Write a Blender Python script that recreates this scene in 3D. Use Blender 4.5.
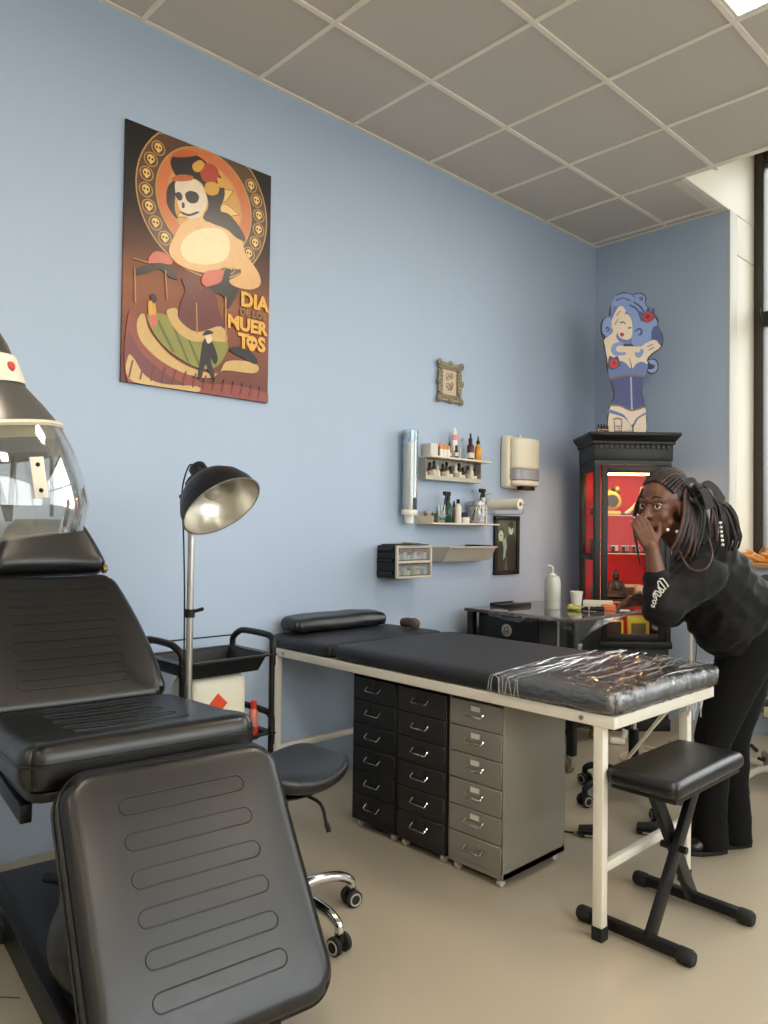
import bpy, bmesh, math, random
from mathutils import Vector, Matrix, noise
from mathutils.bvhtree import BVHTree
random.seed(7)
PI = math.pi
SC = bpy.context.scene
COL = SC.collection
for o in list(bpy.data.objects):
    bpy.data.objects.remove(o)

# ------------------------------------------------------------------ camera
FW = Vector((-0.72299, 0.69051, 0.02207)); RT = Vector((0.69082, 0.72291, 0.01294)); UP = Vector((0.00702, -0.02461, 0.99967))
cam_d = bpy.data.cameras.new('camera'); cam = bpy.data.objects.new('camera', cam_d); COL.objects.link(cam)
cam_d.sensor_fit = 'VERTICAL'; cam_d.sensor_height = 36.0; cam_d.lens = 36.0 * 759.67 / 1024.0
cam_d.clip_start = 0.05; cam_d.clip_end = 200
m = Matrix.Identity(4)
for i in range(3):
    m[i][0] = RT[i]; m[i][1] = UP[i]; m[i][2] = -FW[i]
m.translation = (3.19575, 0.0, 1.33517)
cam.matrix_world = m
SC.camera = cam

# ------------------------------------------------------------------ world (overcast daylight outside the windows)
w = bpy.data.worlds.new('World'); SC.world = w; w.use_nodes = True
bg = w.node_tree.nodes['Background']
bg.inputs[0].default_value = (0.97, 0.985, 1.0, 1); bg.inputs[1].default_value = 2.5
SKY_LED = 12.0          # strength of the ceiling light panels

# ------------------------------------------------------------------ exposure
SC.view_settings.view_transform = 'Standard'
SC.view_settings.look = 'None'
SC.view_settings.gamma = 1.0
SC.view_settings.use_curve_mapping = False
SC.view_settings.exposure = 1.2
SC.cycles.use_denoising = True
SC.cycles.max_bounces = 10
SC.cycles.diffuse_bounces = 5
SC.cycles.transparent_max_bounces = 24
SC.cycles.sample_clamp_indirect = 6.0
SC.cycles.caustics_reflective = False
SC.cycles.caustics_refractive = False

# ------------------------------------------------------------------ materials
MATS = {}
def srgb(c):
    return tuple(((x / 255.0) / 12.92 if x / 255.0 <= 0.04045 else ((x / 255.0 + 0.055) / 1.055) ** 2.4) for x in c)
def mat(name, rgb, rough=0.5, metal=0.0, var=0.0, vscale=8.0, bump=0.0, bscale=60.0, spec=0.5, coat=0.0, trans=0.0, emit=0.0, alpha=1.0, lin=False, rvar=0.0, bdist=0.002, sheen=0.0, stretch=None):
    if name in MATS: return MATS[name]
    M = bpy.data.materials.new(name); M.use_nodes = True
    nt = M.node_tree; b = nt.nodes['Principled BSDF']
    c = tuple(rgb) if lin else srgb(rgb)
    b.inputs['Base Color'].default_value = (*c, 1)
    b.inputs['Roughness'].default_value = rough; b.inputs['Metallic'].default_value = metal
    b.inputs['Specular IOR Level'].default_value = spec
    b.inputs['Coat Weight'].default_value = coat; b.inputs['Coat Roughness'].default_value = 0.1
    b.inputs['Transmission Weight'].default_value = trans
    b.inputs['Alpha'].default_value = alpha
    if sheen: b.inputs['Sheen Weight'].default_value = sheen
    if emit:
        b.inputs['Emission Color'].default_value = (*c, 1); b.inputs['Emission Strength'].default_value = emit
    tc = nt.nodes.new('ShaderNodeTexCoord')
    src = tc.outputs['Object']
    if stretch:
        mp = nt.nodes.new('ShaderNodeMapping'); mp.inputs['Scale'].default_value = stretch
        nt.links.new(src, mp.inputs['Vector']); src = mp.outputs['Vector']
    if var > 0 or rvar > 0:
        n = nt.nodes.new('ShaderNodeTexNoise'); n.inputs['Scale'].default_value = vscale; n.inputs['Detail'].default_value = 5
        nt.links.new(src, n.inputs['Vector'])
        if var > 0:
            mx = nt.nodes.new('ShaderNodeMix'); mx.data_type = 'RGBA'
            mx.inputs[6].default_value = (*[max(0, x * (1 - var)) for x in c], 1)
            mx.inputs[7].default_value = (*[min(1, x * (1 + var)) for x in c], 1)
            nt.links.new(n.outputs['Fac'], mx.inputs[0]); nt.links.new(mx.outputs[2], b.inputs['Base Color'])
        if rvar > 0:
            mr = nt.nodes.new('ShaderNodeMapRange'); mr.inputs[3].default_value = max(0, rough - rvar); mr.inputs[4].default_value = min(1, rough + rvar)
            nt.links.new(n.outputs['Fac'], mr.inputs[0]); nt.links.new(mr.outputs[0], b.inputs['Roughness'])
    if bump > 0:
        n2 = nt.nodes.new('ShaderNodeTexNoise'); n2.inputs['Scale'].default_value = bscale; n2.inputs['Detail'].default_value = 4
        nt.links.new(src, n2.inputs['Vector'])
        bp = nt.nodes.new('ShaderNodeBump'); bp.inputs['Strength'].default_value = bump; bp.inputs['Distance'].default_value = bdist
        nt.links.new(n2.outputs['Fac'], bp.inputs['Height']); nt.links.new(bp.outputs['Normal'], b.inputs['Normal'])
    MATS[name] = M
    return M
def thin_clear(name, tint=(0.95, 0.97, 1.0), gloss=0.12, rough=0.03, milky=0.0, bump=0.0, bscale=20, stretch=None, fres=0.6):
    """thin clear sheet: transparent + fresnel gloss (+ a little milky diffuse)"""
    if name in MATS: return MATS[name]
    M = bpy.data.materials.new(name); M.use_nodes = True; nt = M.node_tree
    for n in list(nt.nodes): nt.nodes.remove(n)
    out = nt.nodes.new('ShaderNodeOutputMaterial')
    tr = nt.nodes.new('ShaderNodeBsdfTransparent'); tr.inputs[0].default_value = (*tint, 1)
    gl = nt.nodes.new('ShaderNodeBsdfGlossy'); gl.inputs['Roughness'].default_value = rough
    lw = nt.nodes.new('ShaderNodeLayerWeight'); lw.inputs['Blend'].default_value = 0.25
    ad = nt.nodes.new('ShaderNodeMath'); ad.operation = 'MULTIPLY_ADD'; ad.inputs[1].default_value = fres; ad.inputs[2].default_value = gloss * 0.5
    nt.links.new(lw.outputs['Fresnel'], ad.inputs[0])
    mx = nt.nodes.new('ShaderNodeMixShader'); nt.links.new(ad.outputs[0], mx.inputs[0])
    nt.links.new(tr.outputs[0], mx.inputs[1]); nt.links.new(gl.outputs[0], mx.inputs[2])
    last = mx
    if milky:
        df = nt.nodes.new('ShaderNodeBsdfDiffuse'); df.inputs[0].default_value = (0.9, 0.9, 0.9, 1)
        m2 = nt.nodes.new('ShaderNodeMixShader'); m2.inputs[0].default_value = milky
        nt.links.new(mx.outputs[0], m2.inputs[1]); nt.links.new(df.outputs[0], m2.inputs[2]); last = m2
    if bump:
        tc = nt.nodes.new('ShaderNodeTexCoord'); src = tc.outputs['Object']
        if stretch:
            mp = nt.nodes.new('ShaderNodeMapping'); mp.inputs['Scale'].default_value = stretch
            mp.inputs['Rotation'].default_value = (0, 0, 0.5)
            nt.links.new(src, mp.inputs['Vector']); src = mp.outputs['Vector']
        n = nt.nodes.new('ShaderNodeTexNoise'); n.inputs['Scale'].default_value = bscale; n.inputs['Detail'].default_value = 6; n.inputs['Distortion'].default_value = 0.6
        nt.links.new(src, n.inputs['Vector'])
        bp = nt.nodes.new('ShaderNodeBump'); bp.inputs['Strength'].default_value = bump; bp.inputs['Distance'].default_value = 0.01
        nt.links.new(n.outputs['Fac'], bp.inputs['Height']); nt.links.new(bp.outputs['Normal'], gl.inputs['Normal'])
        nt.links.new(bp.outputs['Normal'], lw.inputs['Normal'])
    nt.links.new(last.outputs[0], out.inputs[0])
    MATS[name] = M
    return M

# ------------------------------------------------------------------ geometry builder
def frame(o, zdir, xhint=(1, 0, 0)):
    z = Vector(zdir).normalized(); x = Vector(xhint); x = x - z * x.dot(z)
    if x.length < 1e-5: x = Vector((0, 1, 0)) - z * z.y
    x.normalize(); y = z.cross(x)
    return Matrix(((x.x, y.x, z.x, o[0]), (x.y, y.y, z.y, o[1]), (x.z, y.z, z.z, o[2]), (0, 0, 0, 1)))
def TR(x=0, y=0, z=0, rx=0, ry=0, rz=0):
    return Matrix.Translation((x, y, z)) @ Matrix.Rotation(rz, 4, 'Z') @ Matrix.Rotation(ry, 4, 'Y') @ Matrix.Rotation(rx, 4, 'X')
class MB:
    def __init__(s): s.v = []; s.f = []; s.m = []
    def add(s, vs, fs, mi=0, T=None):
        b = len(s.v)
        for v in vs:
            v = Vector(v); s.v.append(T @ v if T is not None else v)
        for f in fs: s.f.append([b + i for i in f]); s.m.append(mi)
        return s
    def box(s, x0, x1, y0, y1, z0, z1, mi=0, T=None):
        vs = [(x0, y0, z0), (x1, y0, z0), (x1, y1, z0), (x0, y1, z0), (x0, y0, z1), (x1, y0, z1), (x1, y1, z1), (x0, y1, z1)]
        return s.add(vs, [(0, 3, 2, 1), (4, 5, 6, 7), (0, 1, 5, 4), (1, 2, 6, 5), (2, 3, 7, 6), (3, 0, 4, 7)], mi, T)
    def bar(s, p0, p1, a, b, mi=0, hint=(0, 0, 1), T=None):
        """rectangular bar from p0 to p1, a wide (across hint), b thick"""
        p0 = Vector(p0); p1 = Vector(p1); F = frame(p0, p1 - p0, hint); L = (p1 - p0).length
        return s.box(-a / 2, a / 2, -b / 2, b / 2, 0, L, mi, (T @ F) if T is not None else F)
    def lathe(s, prof, n=20, mi=0, T=None, a0=0.0, a1=2 * PI, ring=False, caps=True):
        full = abs(a1 - a0 - 2 * PI) < 1e-6
        k = n if full else n + 1
        if prof[0] == prof[-1]: ring = True; prof = prof[:-1]
        if ring: caps = False
        vs = []; fs = []
        for r, z in prof:
            for i in range(k):
                a = a0 + (a1 - a0) * i / n
                vs.append((r * math.cos(a), r * math.sin(a), z))
        P = len(prof)
        for j in range(P if ring else P - 1):
            j2 = (j + 1) % P
            for i in range(n):
                i2 = (i + 1) % k
                fs.append((j * k + i, j * k + i2, j2 * k + i2, j2 * k + i))
        if full and caps:
            if prof[0][0] > 1e-6: fs.append(tuple(range(k - 1, -1, -1)))
            if prof[-1][0] > 1e-6: fs.append(tuple((len(prof) - 1) * k + i for i in range(k)))
        return s.add(vs, fs, mi, T)
    def cyl(s, p0, p1, r0, r1=None, n=16, mi=0, T=None):
        p0 = Vector(p0); p1 = Vector(p1); F = frame(p0, p1 - p0)
        r1 = r0 if r1 is None else r1
        return s.lathe([(r0, 0), (r1, (p1 - p0).length)], n, mi, (T @ F) if T is not None else F)
    def sphere(s, c, r, n=14, mi=0, T=None, R=None):
        if not hasattr(r, '__len__'): r = (r, r, r)
        h = max(6, n // 2 + 1)
        M = Matrix.Translation(c)
        if R is not None: M = M @ R
        M = M @ Matrix.Diagonal((r[0], r[1], r[2], 1))
        if T is not None: M = T @ M
        return s.lathe([(max(1e-7, math.sin(PI * j / h)), -math.cos(PI * j / h)) for j in range(h + 1)], n, mi, M)
    def capsule(s, p0, r0, p1, r1, n=14, mi=0, T=None):
        p0 = Vector(p0); p1 = Vector(p1); L = (p1 - p0).length
        F = frame(p0, p1 - p0) if L > 1e-6 else Matrix.Translation(p0)
        prof = [(max(1e-6, r0 * math.cos(a)), r0 * math.sin(a)) for a in [-PI / 2 + PI / 2 * i / 5 for i in range(6)]]
        prof += [(max(1e-6, r1 * math.cos(a)), L + r1 * math.sin(a)) for a in [PI / 2 * i / 5 for i in range(6)]]
        return s.lathe(prof, n, mi, (T @ F) if T is not None else F)
    def tube(s, pts, r, n=8, closed=False, mi=0, T=None, caps=True):
        pts = [Vector(p) for p in pts]; N = len(pts)
        rr = r if hasattr(r, '__len__') else [r] * N
        tang = []
        for i in range(N):
            a = pts[(i - 1) % N] if (closed or i > 0) else pts[i]
            b = pts[(i + 1) % N] if (closed or i < N - 1) else pts[i]
            d = b - a
            tang.append(d.normalized() if d.length > 1e-9 else Vector((0, 0, 1)))
        up = Vector((0, 0, 1)) if abs(tang[0].z) < 0.9 else Vector((1, 0, 0))
        x = (up - tang[0] * up.dot(tang[0])).normalized()
        vs = []; fs = []
        for i in range(N):
            x = x - tang[i] * x.dot(tang[i])
            if x.length < 1e-6: x = Vector((1, 0, 0)) - tang[i] * tang[i].x
            x.normalize(); y = tang[i].cross(x)
            for k in range(n):
                a = 2 * PI * k / n
                vs.append(pts[i] + (x * math.cos(a) + y * math.sin(a)) * rr[i])
        for i in range(N if closed else N - 1):
            j = (i + 1) % N
            for k in range(n):
                fs.append((i * n + k, i * n + (k + 1) % n, j * n + (k + 1) % n, j * n + k))
        if not closed and caps:
            fs.append(tuple(range(n - 1, -1, -1))); fs.append(tuple((N - 1) * n + k for k in range(n)))
        return s.add(vs, fs, mi, T)
    def prism(s, poly, h, mi=0, T=None, z0=0.0):
        n = len(poly)
        A = sum(poly[i][0] * poly[(i + 1) % n][1] - poly[(i + 1) % n][0] * poly[i][1] for i in range(n))
        if A < 0: poly = poly[::-1]
        vs = [(p[0], p[1], z0) for p in poly] + [(p[0], p[1], z0 + h) for p in poly]
        fs = [tuple(range(n - 1, -1, -1)), tuple(range(n, 2 * n))] + [(i, (i + 1) % n, n + (i + 1) % n, n + i) for i in range(n)]
        return s.add(vs, fs, mi, T)
    def pad(s, a, b, t, r, R=0.0, crown=0.0, nx=24, ny=16, nz=5, mi=0, T=None, warp=None, under=0.0):
        """upholstered pad: half sizes a,b, thickness t (z 0..t), edge radius r, plan corner radius R, crowned top"""
        h = t / 2; idx = {}; vs = []; fs = []
        def pt(i, j, k):
            key = (i, j, k)
            if key in idx: return idx[key]
            def ease(q, n, L, e):   # denser near the ends
                u = 2.0 * q / n - 1.0
                return L * math.copysign(1 - (1 - abs(u)) ** 1.6, u)
            p = Vector((ease(i, nx, a, 0), ease(j, ny, b, 0), h * (2.0 * k / nz - 1)))
            rr = min(r, h * 0.999, a * 0.99, b * 0.99)
            c = Vector((max(-a + rr, min(a - rr, p.x)), max(-b + rr, min(b - rr, p.y)), max(-h + rr, min(h - rr, p.z))))
            d = p - c
            if d.length > 1e-9:
                mxn = max(abs(d.x), abs(d.y), abs(d.z)); d = d.normalized() * mxn
            p = c + d
            if R > 0:
                cx = max(-a + R, min(a - R, p.x)); cy = max(-b + R, min(b - R, p.y)); dx, dy = p.x - cx, p.y - cy
                L = math.hypot(dx, dy)
                if L > 1e-9 and dx and dy:
                    q = max(abs(dx), abs(dy)) / L; p.x = cx + dx * q; p.y = cy + dy * q
            u, v = p.x / a, p.y / b
            w = max(0, 1 - u ** 4) * max(0, 1 - v ** 4)
            if p.z > 0: p.z += crown * w * (p.z / h)
            else: p.z += under * w * (p.z / h)
            p.z += h
            if warp: p = Vector(warp(p))
            idx[key] = len(vs); vs.append(p); return idx[key]
        for i in range(nx):
            for j in range(ny):
                fs.append((pt(i, j, nz), pt(i + 1, j, nz), pt(i + 1, j + 1, nz), pt(i, j + 1, nz)))
                fs.append((pt(i, j, 0), pt(i, j + 1, 0), pt(i + 1, j + 1, 0), pt(i + 1, j, 0)))
        for i in range(nx):
            for k in range(nz):
                fs.append((pt(i, 0, k), pt(i + 1, 0, k), pt(i + 1, 0, k + 1), pt(i, 0, k + 1)))
                fs.append((pt(i, ny, k), pt(i, ny, k + 1), pt(i + 1, ny, k + 1), pt(i + 1, ny, k)))
        for j in range(ny):
            for k in range(nz):
                fs.append((pt(0, j, k), pt(0, j, k + 1), pt(0, j + 1, k + 1), pt(0, j + 1, k)))
                fs.append((pt(nx, j, k), pt(nx, j + 1, k), pt(nx, j + 1, k + 1), pt(nx, j, k + 1)))
        return s.add(vs, fs, mi, T)
    def mesh(s, name, bevel=0.0, seg=2, smooth=True, ang=38):
        me = bpy.data.meshes.new(name)
        me.from_pydata([tuple(v) for v in s.v], [], s.f)
        me.polygons.foreach_set('material_index', s.m)
        if bevel > 0:
            bm = bmesh.new(); bm.from_mesh(me)
            es = [e for e in bm.edges if len(e.link_faces) == 2 and e.calc_face_angle(0) > 0.5]
            bmesh.ops.bevel(bm, geom=es, offset=bevel, segments=seg, profile=0.5, affect='EDGES', clamp_overlap=True)
            bm.to_mesh(me); bm.free()
        if smooth:
            me.polygons.foreach_set('use_smooth', [True] * len(me.polygons))
            me.set_sharp_from_angle(angle=math.radians(ang))
        me.update()
        return me
    def build(s, name, mats, parent=None, bevel=0.0, seg=2, smooth=True, ang=38, label=None, T=None):
        me = s.mesh(name, bevel, seg, smooth, ang)
        return link(name, me, mats, parent, label)
def link(name, me, mats, parent=None, label=None):
    if not isinstance(mats, (list, tuple)): mats = [mats]
    if len(me.materials) == 0:
        for q in mats: me.materials.append(q)
    o = bpy.data.objects.new(name, me); COL.objects.link(o)
    if parent is not None: o.parent = parent
    if label: o['label'] = label
    return o
def thing(name, label, cat, loc=(0, 0, 0), rz=0.0, group=None):
    o = bpy.data.objects.new(name, None); COL.objects.link(o); o.empty_display_size = 0.05
    o.location = loc; o.rotation_euler = (0, 0, rz)
    o['label'] = label; o['category'] = cat
    if group: o['group'] = group
    return o
def tag(o, label, cat, group=None):
    o['label'] = label; o['category'] = cat
    if group: o['group'] = group
    return o
def struct(o, label=None):
    o['kind'] = 'structure'
    if label: o['label'] = label
    return o
def copy_thing(root, loc, rz=None, label=None):
    r = root.copy(); COL.objects.link(r); r.location = loc
    if rz is not None: r.rotation_euler = (0, 0, rz)
    if label: r['label'] = label
    for ch in list(root.children):
        c = ch.copy(); COL.objects.link(c); c.parent = r
        for g in list(ch.children):
            d = g.copy(); COL.objects.link(d); d.parent = c
    return r
def arc(c, r, a0, a1, n, plane='xy', off=0.0):
    out = []
    for i in range(n + 1):
        a = a0 + (a1 - a0) * i / n; u, v = r * math.cos(a), r * math.sin(a)
        out.append({'xy': (c[0] + u, c[1] + v, c[2] + off), 'xz': (c[0] + u, c[1] + off, c[2] + v), 'yz': (c[0] + off, c[1] + u, c[2] + v)}[plane])
    return out
def smoothpath(pts, k=6, closed=False):
    pts = [Vector(p) for p in pts]; out = []; N = len(pts)
    rng = range(N) if closed else range(N - 1)
    for i in rng:
        p0 = pts[(i - 1) % N] if closed or i > 0 else pts[0]; p1 = pts[i]; p2 = pts[(i + 1) % N]
        p3 = pts[(i + 2) % N] if closed or i + 2 < N else pts[-1]
        for j in range(k):
            t = j / k
            out.append(0.5 * ((2 * p1) + (-p0 + p2) * t + (2 * p0 - 5 * p1 + 4 * p2 - p3) * t * t + (-p0 + 3 * p1 - 3 * p2 + p3) * t ** 3))
    if not closed: out.append(pts[-1])
    return out
def organic(name, mb, voxel, mats, parent=None, smooth=6, fold=None, label=None):
    """fuse overlapping closed shapes into one continuous skin"""
    me = bpy.data.meshes.new(name); me.from_pydata([tuple(v) for v in mb.v], [], mb.f)
    o = bpy.data.objects.new(name, me); COL.objects.link(o)
    r = o.modifiers.new('r', 'REMESH'); r.mode = 'VOXEL'; r.voxel_size = voxel
    if smooth:
        sm = o.modifiers.new('s', 'SMOOTH'); sm.factor = 0.5; sm.iterations = smooth
    dg = bpy.context.evaluated_depsgraph_get(); ev = o.evaluated_get(dg)
    out = bpy.data.meshes.new_from_object(ev); out.name = name
    bpy.data.objects.remove(o)
    if fold:
        ns = [v.normal.copy() for v in out.vertices]
        for v, nn in zip(out.vertices, ns): v.co = v.co + nn * fold(v.co)
    out.polygons.foreach_set('use_smooth', [True] * len(out.polygons))
    return link(name, out, mats, parent, label)
def text_mesh(txt, size, T, depth=0.0006, bold=0.0, align='CENTER'):
    cu = bpy.data.curves.new('txt', 'FONT'); cu.body = txt; cu.size = size; cu.extrude = depth / 2; cu.offset = bold
    cu.align_x = align; cu.align_y = 'CENTER'; cu.resolution_u = 3
    o = bpy.data.objects.new('txt', cu); COL.objects.link(o)
    dg = bpy.context.evaluated_depsgraph_get(); me = bpy.data.meshes.new_from_object(o.evaluated_get(dg))
    bpy.data.objects.remove(o)
    vs = [T @ v.co for v in me.vertices]; fs = [tuple(p.vertices) for p in me.polygons]
    return vs, fs

# shared materials
BLACK_LEATHER = mat('black_leather', (12, 11, 11), 0.34, spec=0.65, var=0.25, vscale=30, bump=0.22, bscale=260, rvar=0.08, bdist=0.001)
BED_VINYL = mat('bed_vinyl', (30, 31, 37), 0.5, var=0.1, vscale=20, bump=0.12, bscale=400, bdist=0.0006)
BLACK_PLASTIC = mat('black_plastic', (14, 14, 15), 0.42, var=0.1, vscale=30, spec=0.4)
BLACK_METAL = mat('black_metal', (14, 14, 16), 0.42, metal=0.1, var=0.15, vscale=25, spec=0.4)
WHITE_PAINT = mat('white_paint_metal', (226, 220, 206), 0.4, var=0.05, vscale=12)
CHROME = mat('chrome', (215, 215, 215), 0.12, metal=1.0, rvar=0.04)
STEEL = mat('brushed_steel', (185, 182, 176), 0.34, metal=0.9, var=0.06, vscale=20, stretch=(1, 1, 14))
WHITE_PLASTIC = mat('white_plastic', (232, 228, 216), 0.35, var=0.03)
RUBBER = mat('black_rubber', (18, 18, 18), 0.7, var=0.1)
CLEAR = thin_clear('clear_plastic', gloss=0.1)
CAB_GLASS = thin_clear('cabinet_glass', tint=(0.98, 0.98, 0.97), gloss=0.01, fres=0.12)
GLASS = thin_clear('window_glass', tint=(0.97, 0.99, 0.98), gloss=0.06)
# ================================================================== THE ROOM
HC = 3.595; YC = 5.348; XR = 1.043; YW = 5.85; XMAX = 5.6; YMIN = -2.8; YP = 4.70; ZP = 4.15
WALL_BLUE = mat('wall_blue_paint', (170, 187, 210), 0.5, var=0.025, vscale=2.2, bump=0.06, bscale=180, bdist=0.001)
WALL_PALE = mat('wall_pale_paint', (206, 204, 196), 0.7, var=0.03, vscale=3)
REVEAL = mat('reveal_white', (232, 226, 208), 0.5, var=0.02, vscale=4)
def floor_mat():
    M = mat('floor_resin', (172, 162, 143), 0.3, var=0.05, vscale=1.7)
    return M
fl = struct(MB().box(-0.1, XMAX + 0.1, YMIN - 0.1, YW + 0.1, -0.08, 0, 0).build('floor', floor_mat()), 'glossy beige grey resin floor')
SEAM = mat('floor_seam_dark', (70, 62, 54), 0.7, var=0.2)
MB().tube(smoothpath([(0.75, 0.55, 0.0), (0.82, 0.62, 0.0), (0.86, 0.7, 0.0), (0.93, 0.77, 0.0)], 4), 0.0022, 5).build('joint', SEAM, fl)
struct(MB().box(-0.12, 0, YMIN, YW, 0, HC + 0.1, 0).build('wall_left', WALL_BLUE), 'long light blue painted wall')
wb = MB()
wb.prism([(0, 0), (XMAX, 0), (XMAX, 1.105), (XR, 1.105), (XR, HC + 0.1), (0, HC + 0.1)], 0.12, 0, Matrix(((1, 0, 0, 0), (0, 0, -1, YC + 0.12), (0, 1, 0, 0), (0, 0, 0, 1))))
struct(wb.build('wall_back', WALL_BLUE), 'light blue end wall beside and below the window')
wr = MB()
wy0, wy1, wz0, wz1 = -0.2, 4.4, 1.0, 3.35          # unseen window added in the right-hand wall for front light and leather highlights
wr.box(XMAX, XMAX + 0.12, YMIN, wy0, 0, ZP).box(XMAX, XMAX + 0.12, wy1, YW, 0, ZP).box(XMAX, XMAX + 0.12, wy0, wy1, 0, wz0).box(XMAX, XMAX + 0.12, wy0, wy1, wz1, ZP)
struct(wr.build('wall_right', WALL_PALE))
struct(MB().box(-0.12, XMAX + 0.12, YMIN - 0.12, YMIN, 0, HC + 0.1, 0).build('wall_front', WALL_PALE))
# white reveal panels on the window side of the blue wall (two stacked boards with a joint) and its corner strip
rv = struct(MB().box(XR - 0.1, XR, YC + 0.121, YW + 0.1, 1.09, 3.305, 0).build('trim_1', REVEAL, bevel=0.003), 'white window reveal boards')
MB().box(XR - 0.1, XR, YC + 0.121, YW + 0.1, 3.311, HC - 0.004, 0).build('board', REVEAL, rv, bevel=0.003)
MB().box(XR - 0.1, XR + 0.002, YP, YW + 0.1, HC, ZP, 0).build('board', REVEAL, rv, bevel=0.003)
STRIP = mat('corner_strip', (198, 194, 184), 0.5, var=0.03)
struct(MB().box(XR - 0.004, XR + 0.008, YC - 0.003, YC + 0.12, 1.12, HC - 0.002, 0).build('trim_2', STRIP, bevel=0.002), 'pale corner strip at the edge of the blue wall')
# pocket above the window
pk = MB()
pk.box(XR - 0.1, XMAX + 0.1, YP - 0.02, YW + 0.1, ZP, ZP + 0.05).box(XR, XMAX, YP - 0.03, YP, HC + 0.012, ZP)
struct(pk.build('trim_3', REVEAL), 'white raised ceiling pocket over the window')
# sill
SILLW = mat('sill_wood', (196, 150, 98), 0.45, var=0.15, vscale=6, stretch=(1, 12, 12), bump=0.05)
struct(MB().box(XR, XMAX, YC - 0.04, YW, 1.105, 1.135).build('trim_4', SILLW, bevel=0.004), 'wooden window sill')
# window: dark frame, transom, panes
FRAME = mat('window_frame_dark', (52, 46, 42), 0.45, var=0.1, vscale=10)
wf = MB(); zt = 2.91
wf.box(XR, XMAX, YW - 0.04, YW + 0.05, 1.135, 1.2); wf.box(XR, XMAX, YW - 0.04, YW + 0.05, ZP - 0.1, ZP)
wf.box(XR, XMAX, YW - 0.05, YW + 0.05, zt - 0.05, zt + 0.05)
mull = [XR + 0.035, 2.15, 3.25, 4.35, XMAX - 0.035]
for x in mull: wf.box(x - 0.035, x + 0.035, YW - 0.06, YW + 0.05, 1.135, ZP)
win = struct(wf.build('window_1', FRAME, bevel=0.006), 'tall dark framed shop window')
for i in range(4):
    for z0, z1 in ((1.19, zt - 0.04), (zt + 0.04, ZP - 0.09)):
        MB().box(mull[i] + 0.03, mull[i + 1] - 0.03, YW - 0.004, YW + 0.004, z0, z1).build('pane', GLASS, win)
hk = MB().tube(smoothpath([(1.10, YW - 0.07, 2.98), (1.10, YW - 0.1, 2.94), (1.11, YW - 0.09, 2.88), (1.12, YW - 0.07, 2.84)]), 0.006).build('latch', BLACK_METAL, win)
w2 = MB(); ml2 = [wy0 + 0.035, 1.33, 2.86, wy1 - 0.035]
w2.box(XMAX + 0.02, XMAX + 0.1, wy0, wy1, wz0, wz0 + 0.07).box(XMAX + 0.02, XMAX + 0.1, wy0, wy1, wz1 - 0.07, wz1)
for y in ml2: w2.box(XMAX + 0.02, XMAX + 0.1, y - 0.035, y + 0.035, wz0, wz1)
added_win = struct(w2.build('added_window', FRAME, bevel=0.006), 'dark framed window added out of view in the right wall for front light')
for i in range(3): MB().box(XMAX + 0.055, XMAX + 0.063, ml2[i] + 0.03, ml2[i + 1] - 0.03, wz0 + 0.06, wz1 - 0.06).build('pane', GLASS, added_win)
STREET = mat('street_paving', (150, 148, 144), 0.8, var=0.15, vscale=3)
struct(MB().box(-14, 26, YW + 0.2, 34, -0.4, -0.2).box(XMAX + 0.2, 26, -20, YW + 0.2, -0.4, -0.2).build('floor_outside', STREET), 'pale street paving outside the window')
# ceiling: grid of tiles on pale T bars
TILE = mat('ceiling_tile', (208, 200, 190), 0.9, var=0.05, vscale=60, bump=0.25, bscale=240, bdist=0.002)
TBAR = mat('ceiling_bar', (244, 236, 220), 0.5, var=0.03)
SLAB = mat('ceiling_void', (90, 88, 84), 0.9, var=0.05)
ce = struct(MB().box(-0.1, XMAX + 0.1, YMIN - 0.1, YP - 0.02, HC + 0.12, HC + 0.2).box(-0.1, XR - 0.1, YP - 0.02, YW, HC + 0.12, HC + 0.2).build('ceiling', SLAB), 'suspended ceiling of grey tiles on pale bars')
T = 0.625; gx = [0.0] + [0.603 + T * i for i in range(8)]; gx = [x for x in gx if x < XMAX] + [XMAX]
gy = [YMIN] + [1.507 + T * i for i in range(-6, 7)] + [YC]
leds = []
tile_cache = {}
for i in range(len(gx) - 1):
    for j in range(len(gy) - 1):
        x0, x1, y0, y1 = gx[i], gx[i + 1], gy[j], gy[j + 1]
        if x0 >= XR - 0.2 and x0 > 1.0 and y0 > YP - 0.1: continue
        if x1 > XR and y1 > YP: 
            if y0 >= YP - 0.1: x1 = min(x1, XR)
            elif x0 > XR - 0.5: y1 = min(y1, YP)
            else: y1 = y1
        if x1 - x0 < 0.02 or y1 - y0 < 0.02: continue
        led = (abs(x0 - 1.853) < 0.01 or abs(x0 - 4.353) < 0.01) and min(abs(y0 - q) for q in (2.757, 0.257, -2.243)) < 0.01
        if led: leds.append((x0, x1, y0, y1)); continue
        g = 0.009
        key = (round(x1 - x0, 3), round(y1 - y0, 3))
        if key not in tile_cache:
            a, b = key[0] / 2 - g, key[1] / 2 - g
            me = MB().box(-a, a, -b, b, 0.002, 0.018).mesh('ceiling_tile', bevel=0.002, seg=1); me.materials.append(TILE); tile_cache[key] = me
        o = link('ceiling_tile', tile_cache[key], TILE, ce)
        o.location = ((x0 + x1) / 2, (y0 + y1) / 2, HC)
def tbar(x0, x1, y0, y1, dz=0.0): MB().box(x0, x1, y0, y1, HC - 0.006 + dz, HC + 0.03 - dz).build('grid_bar', TBAR, ce)
for x in gx[1:-1]: tbar(x - 0.012, x + 0.012, YMIN, YP if x > XR else YC)
for y in gy[1:-1]: tbar(0, XR if y > YP else XMAX, y - 0.012, y + 0.012, 0.0007)
tbar(0, 0.022, YMIN, YC, 0.0014); tbar(0.022, XR, YC - 0.022, YC, 0.0014)
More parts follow.
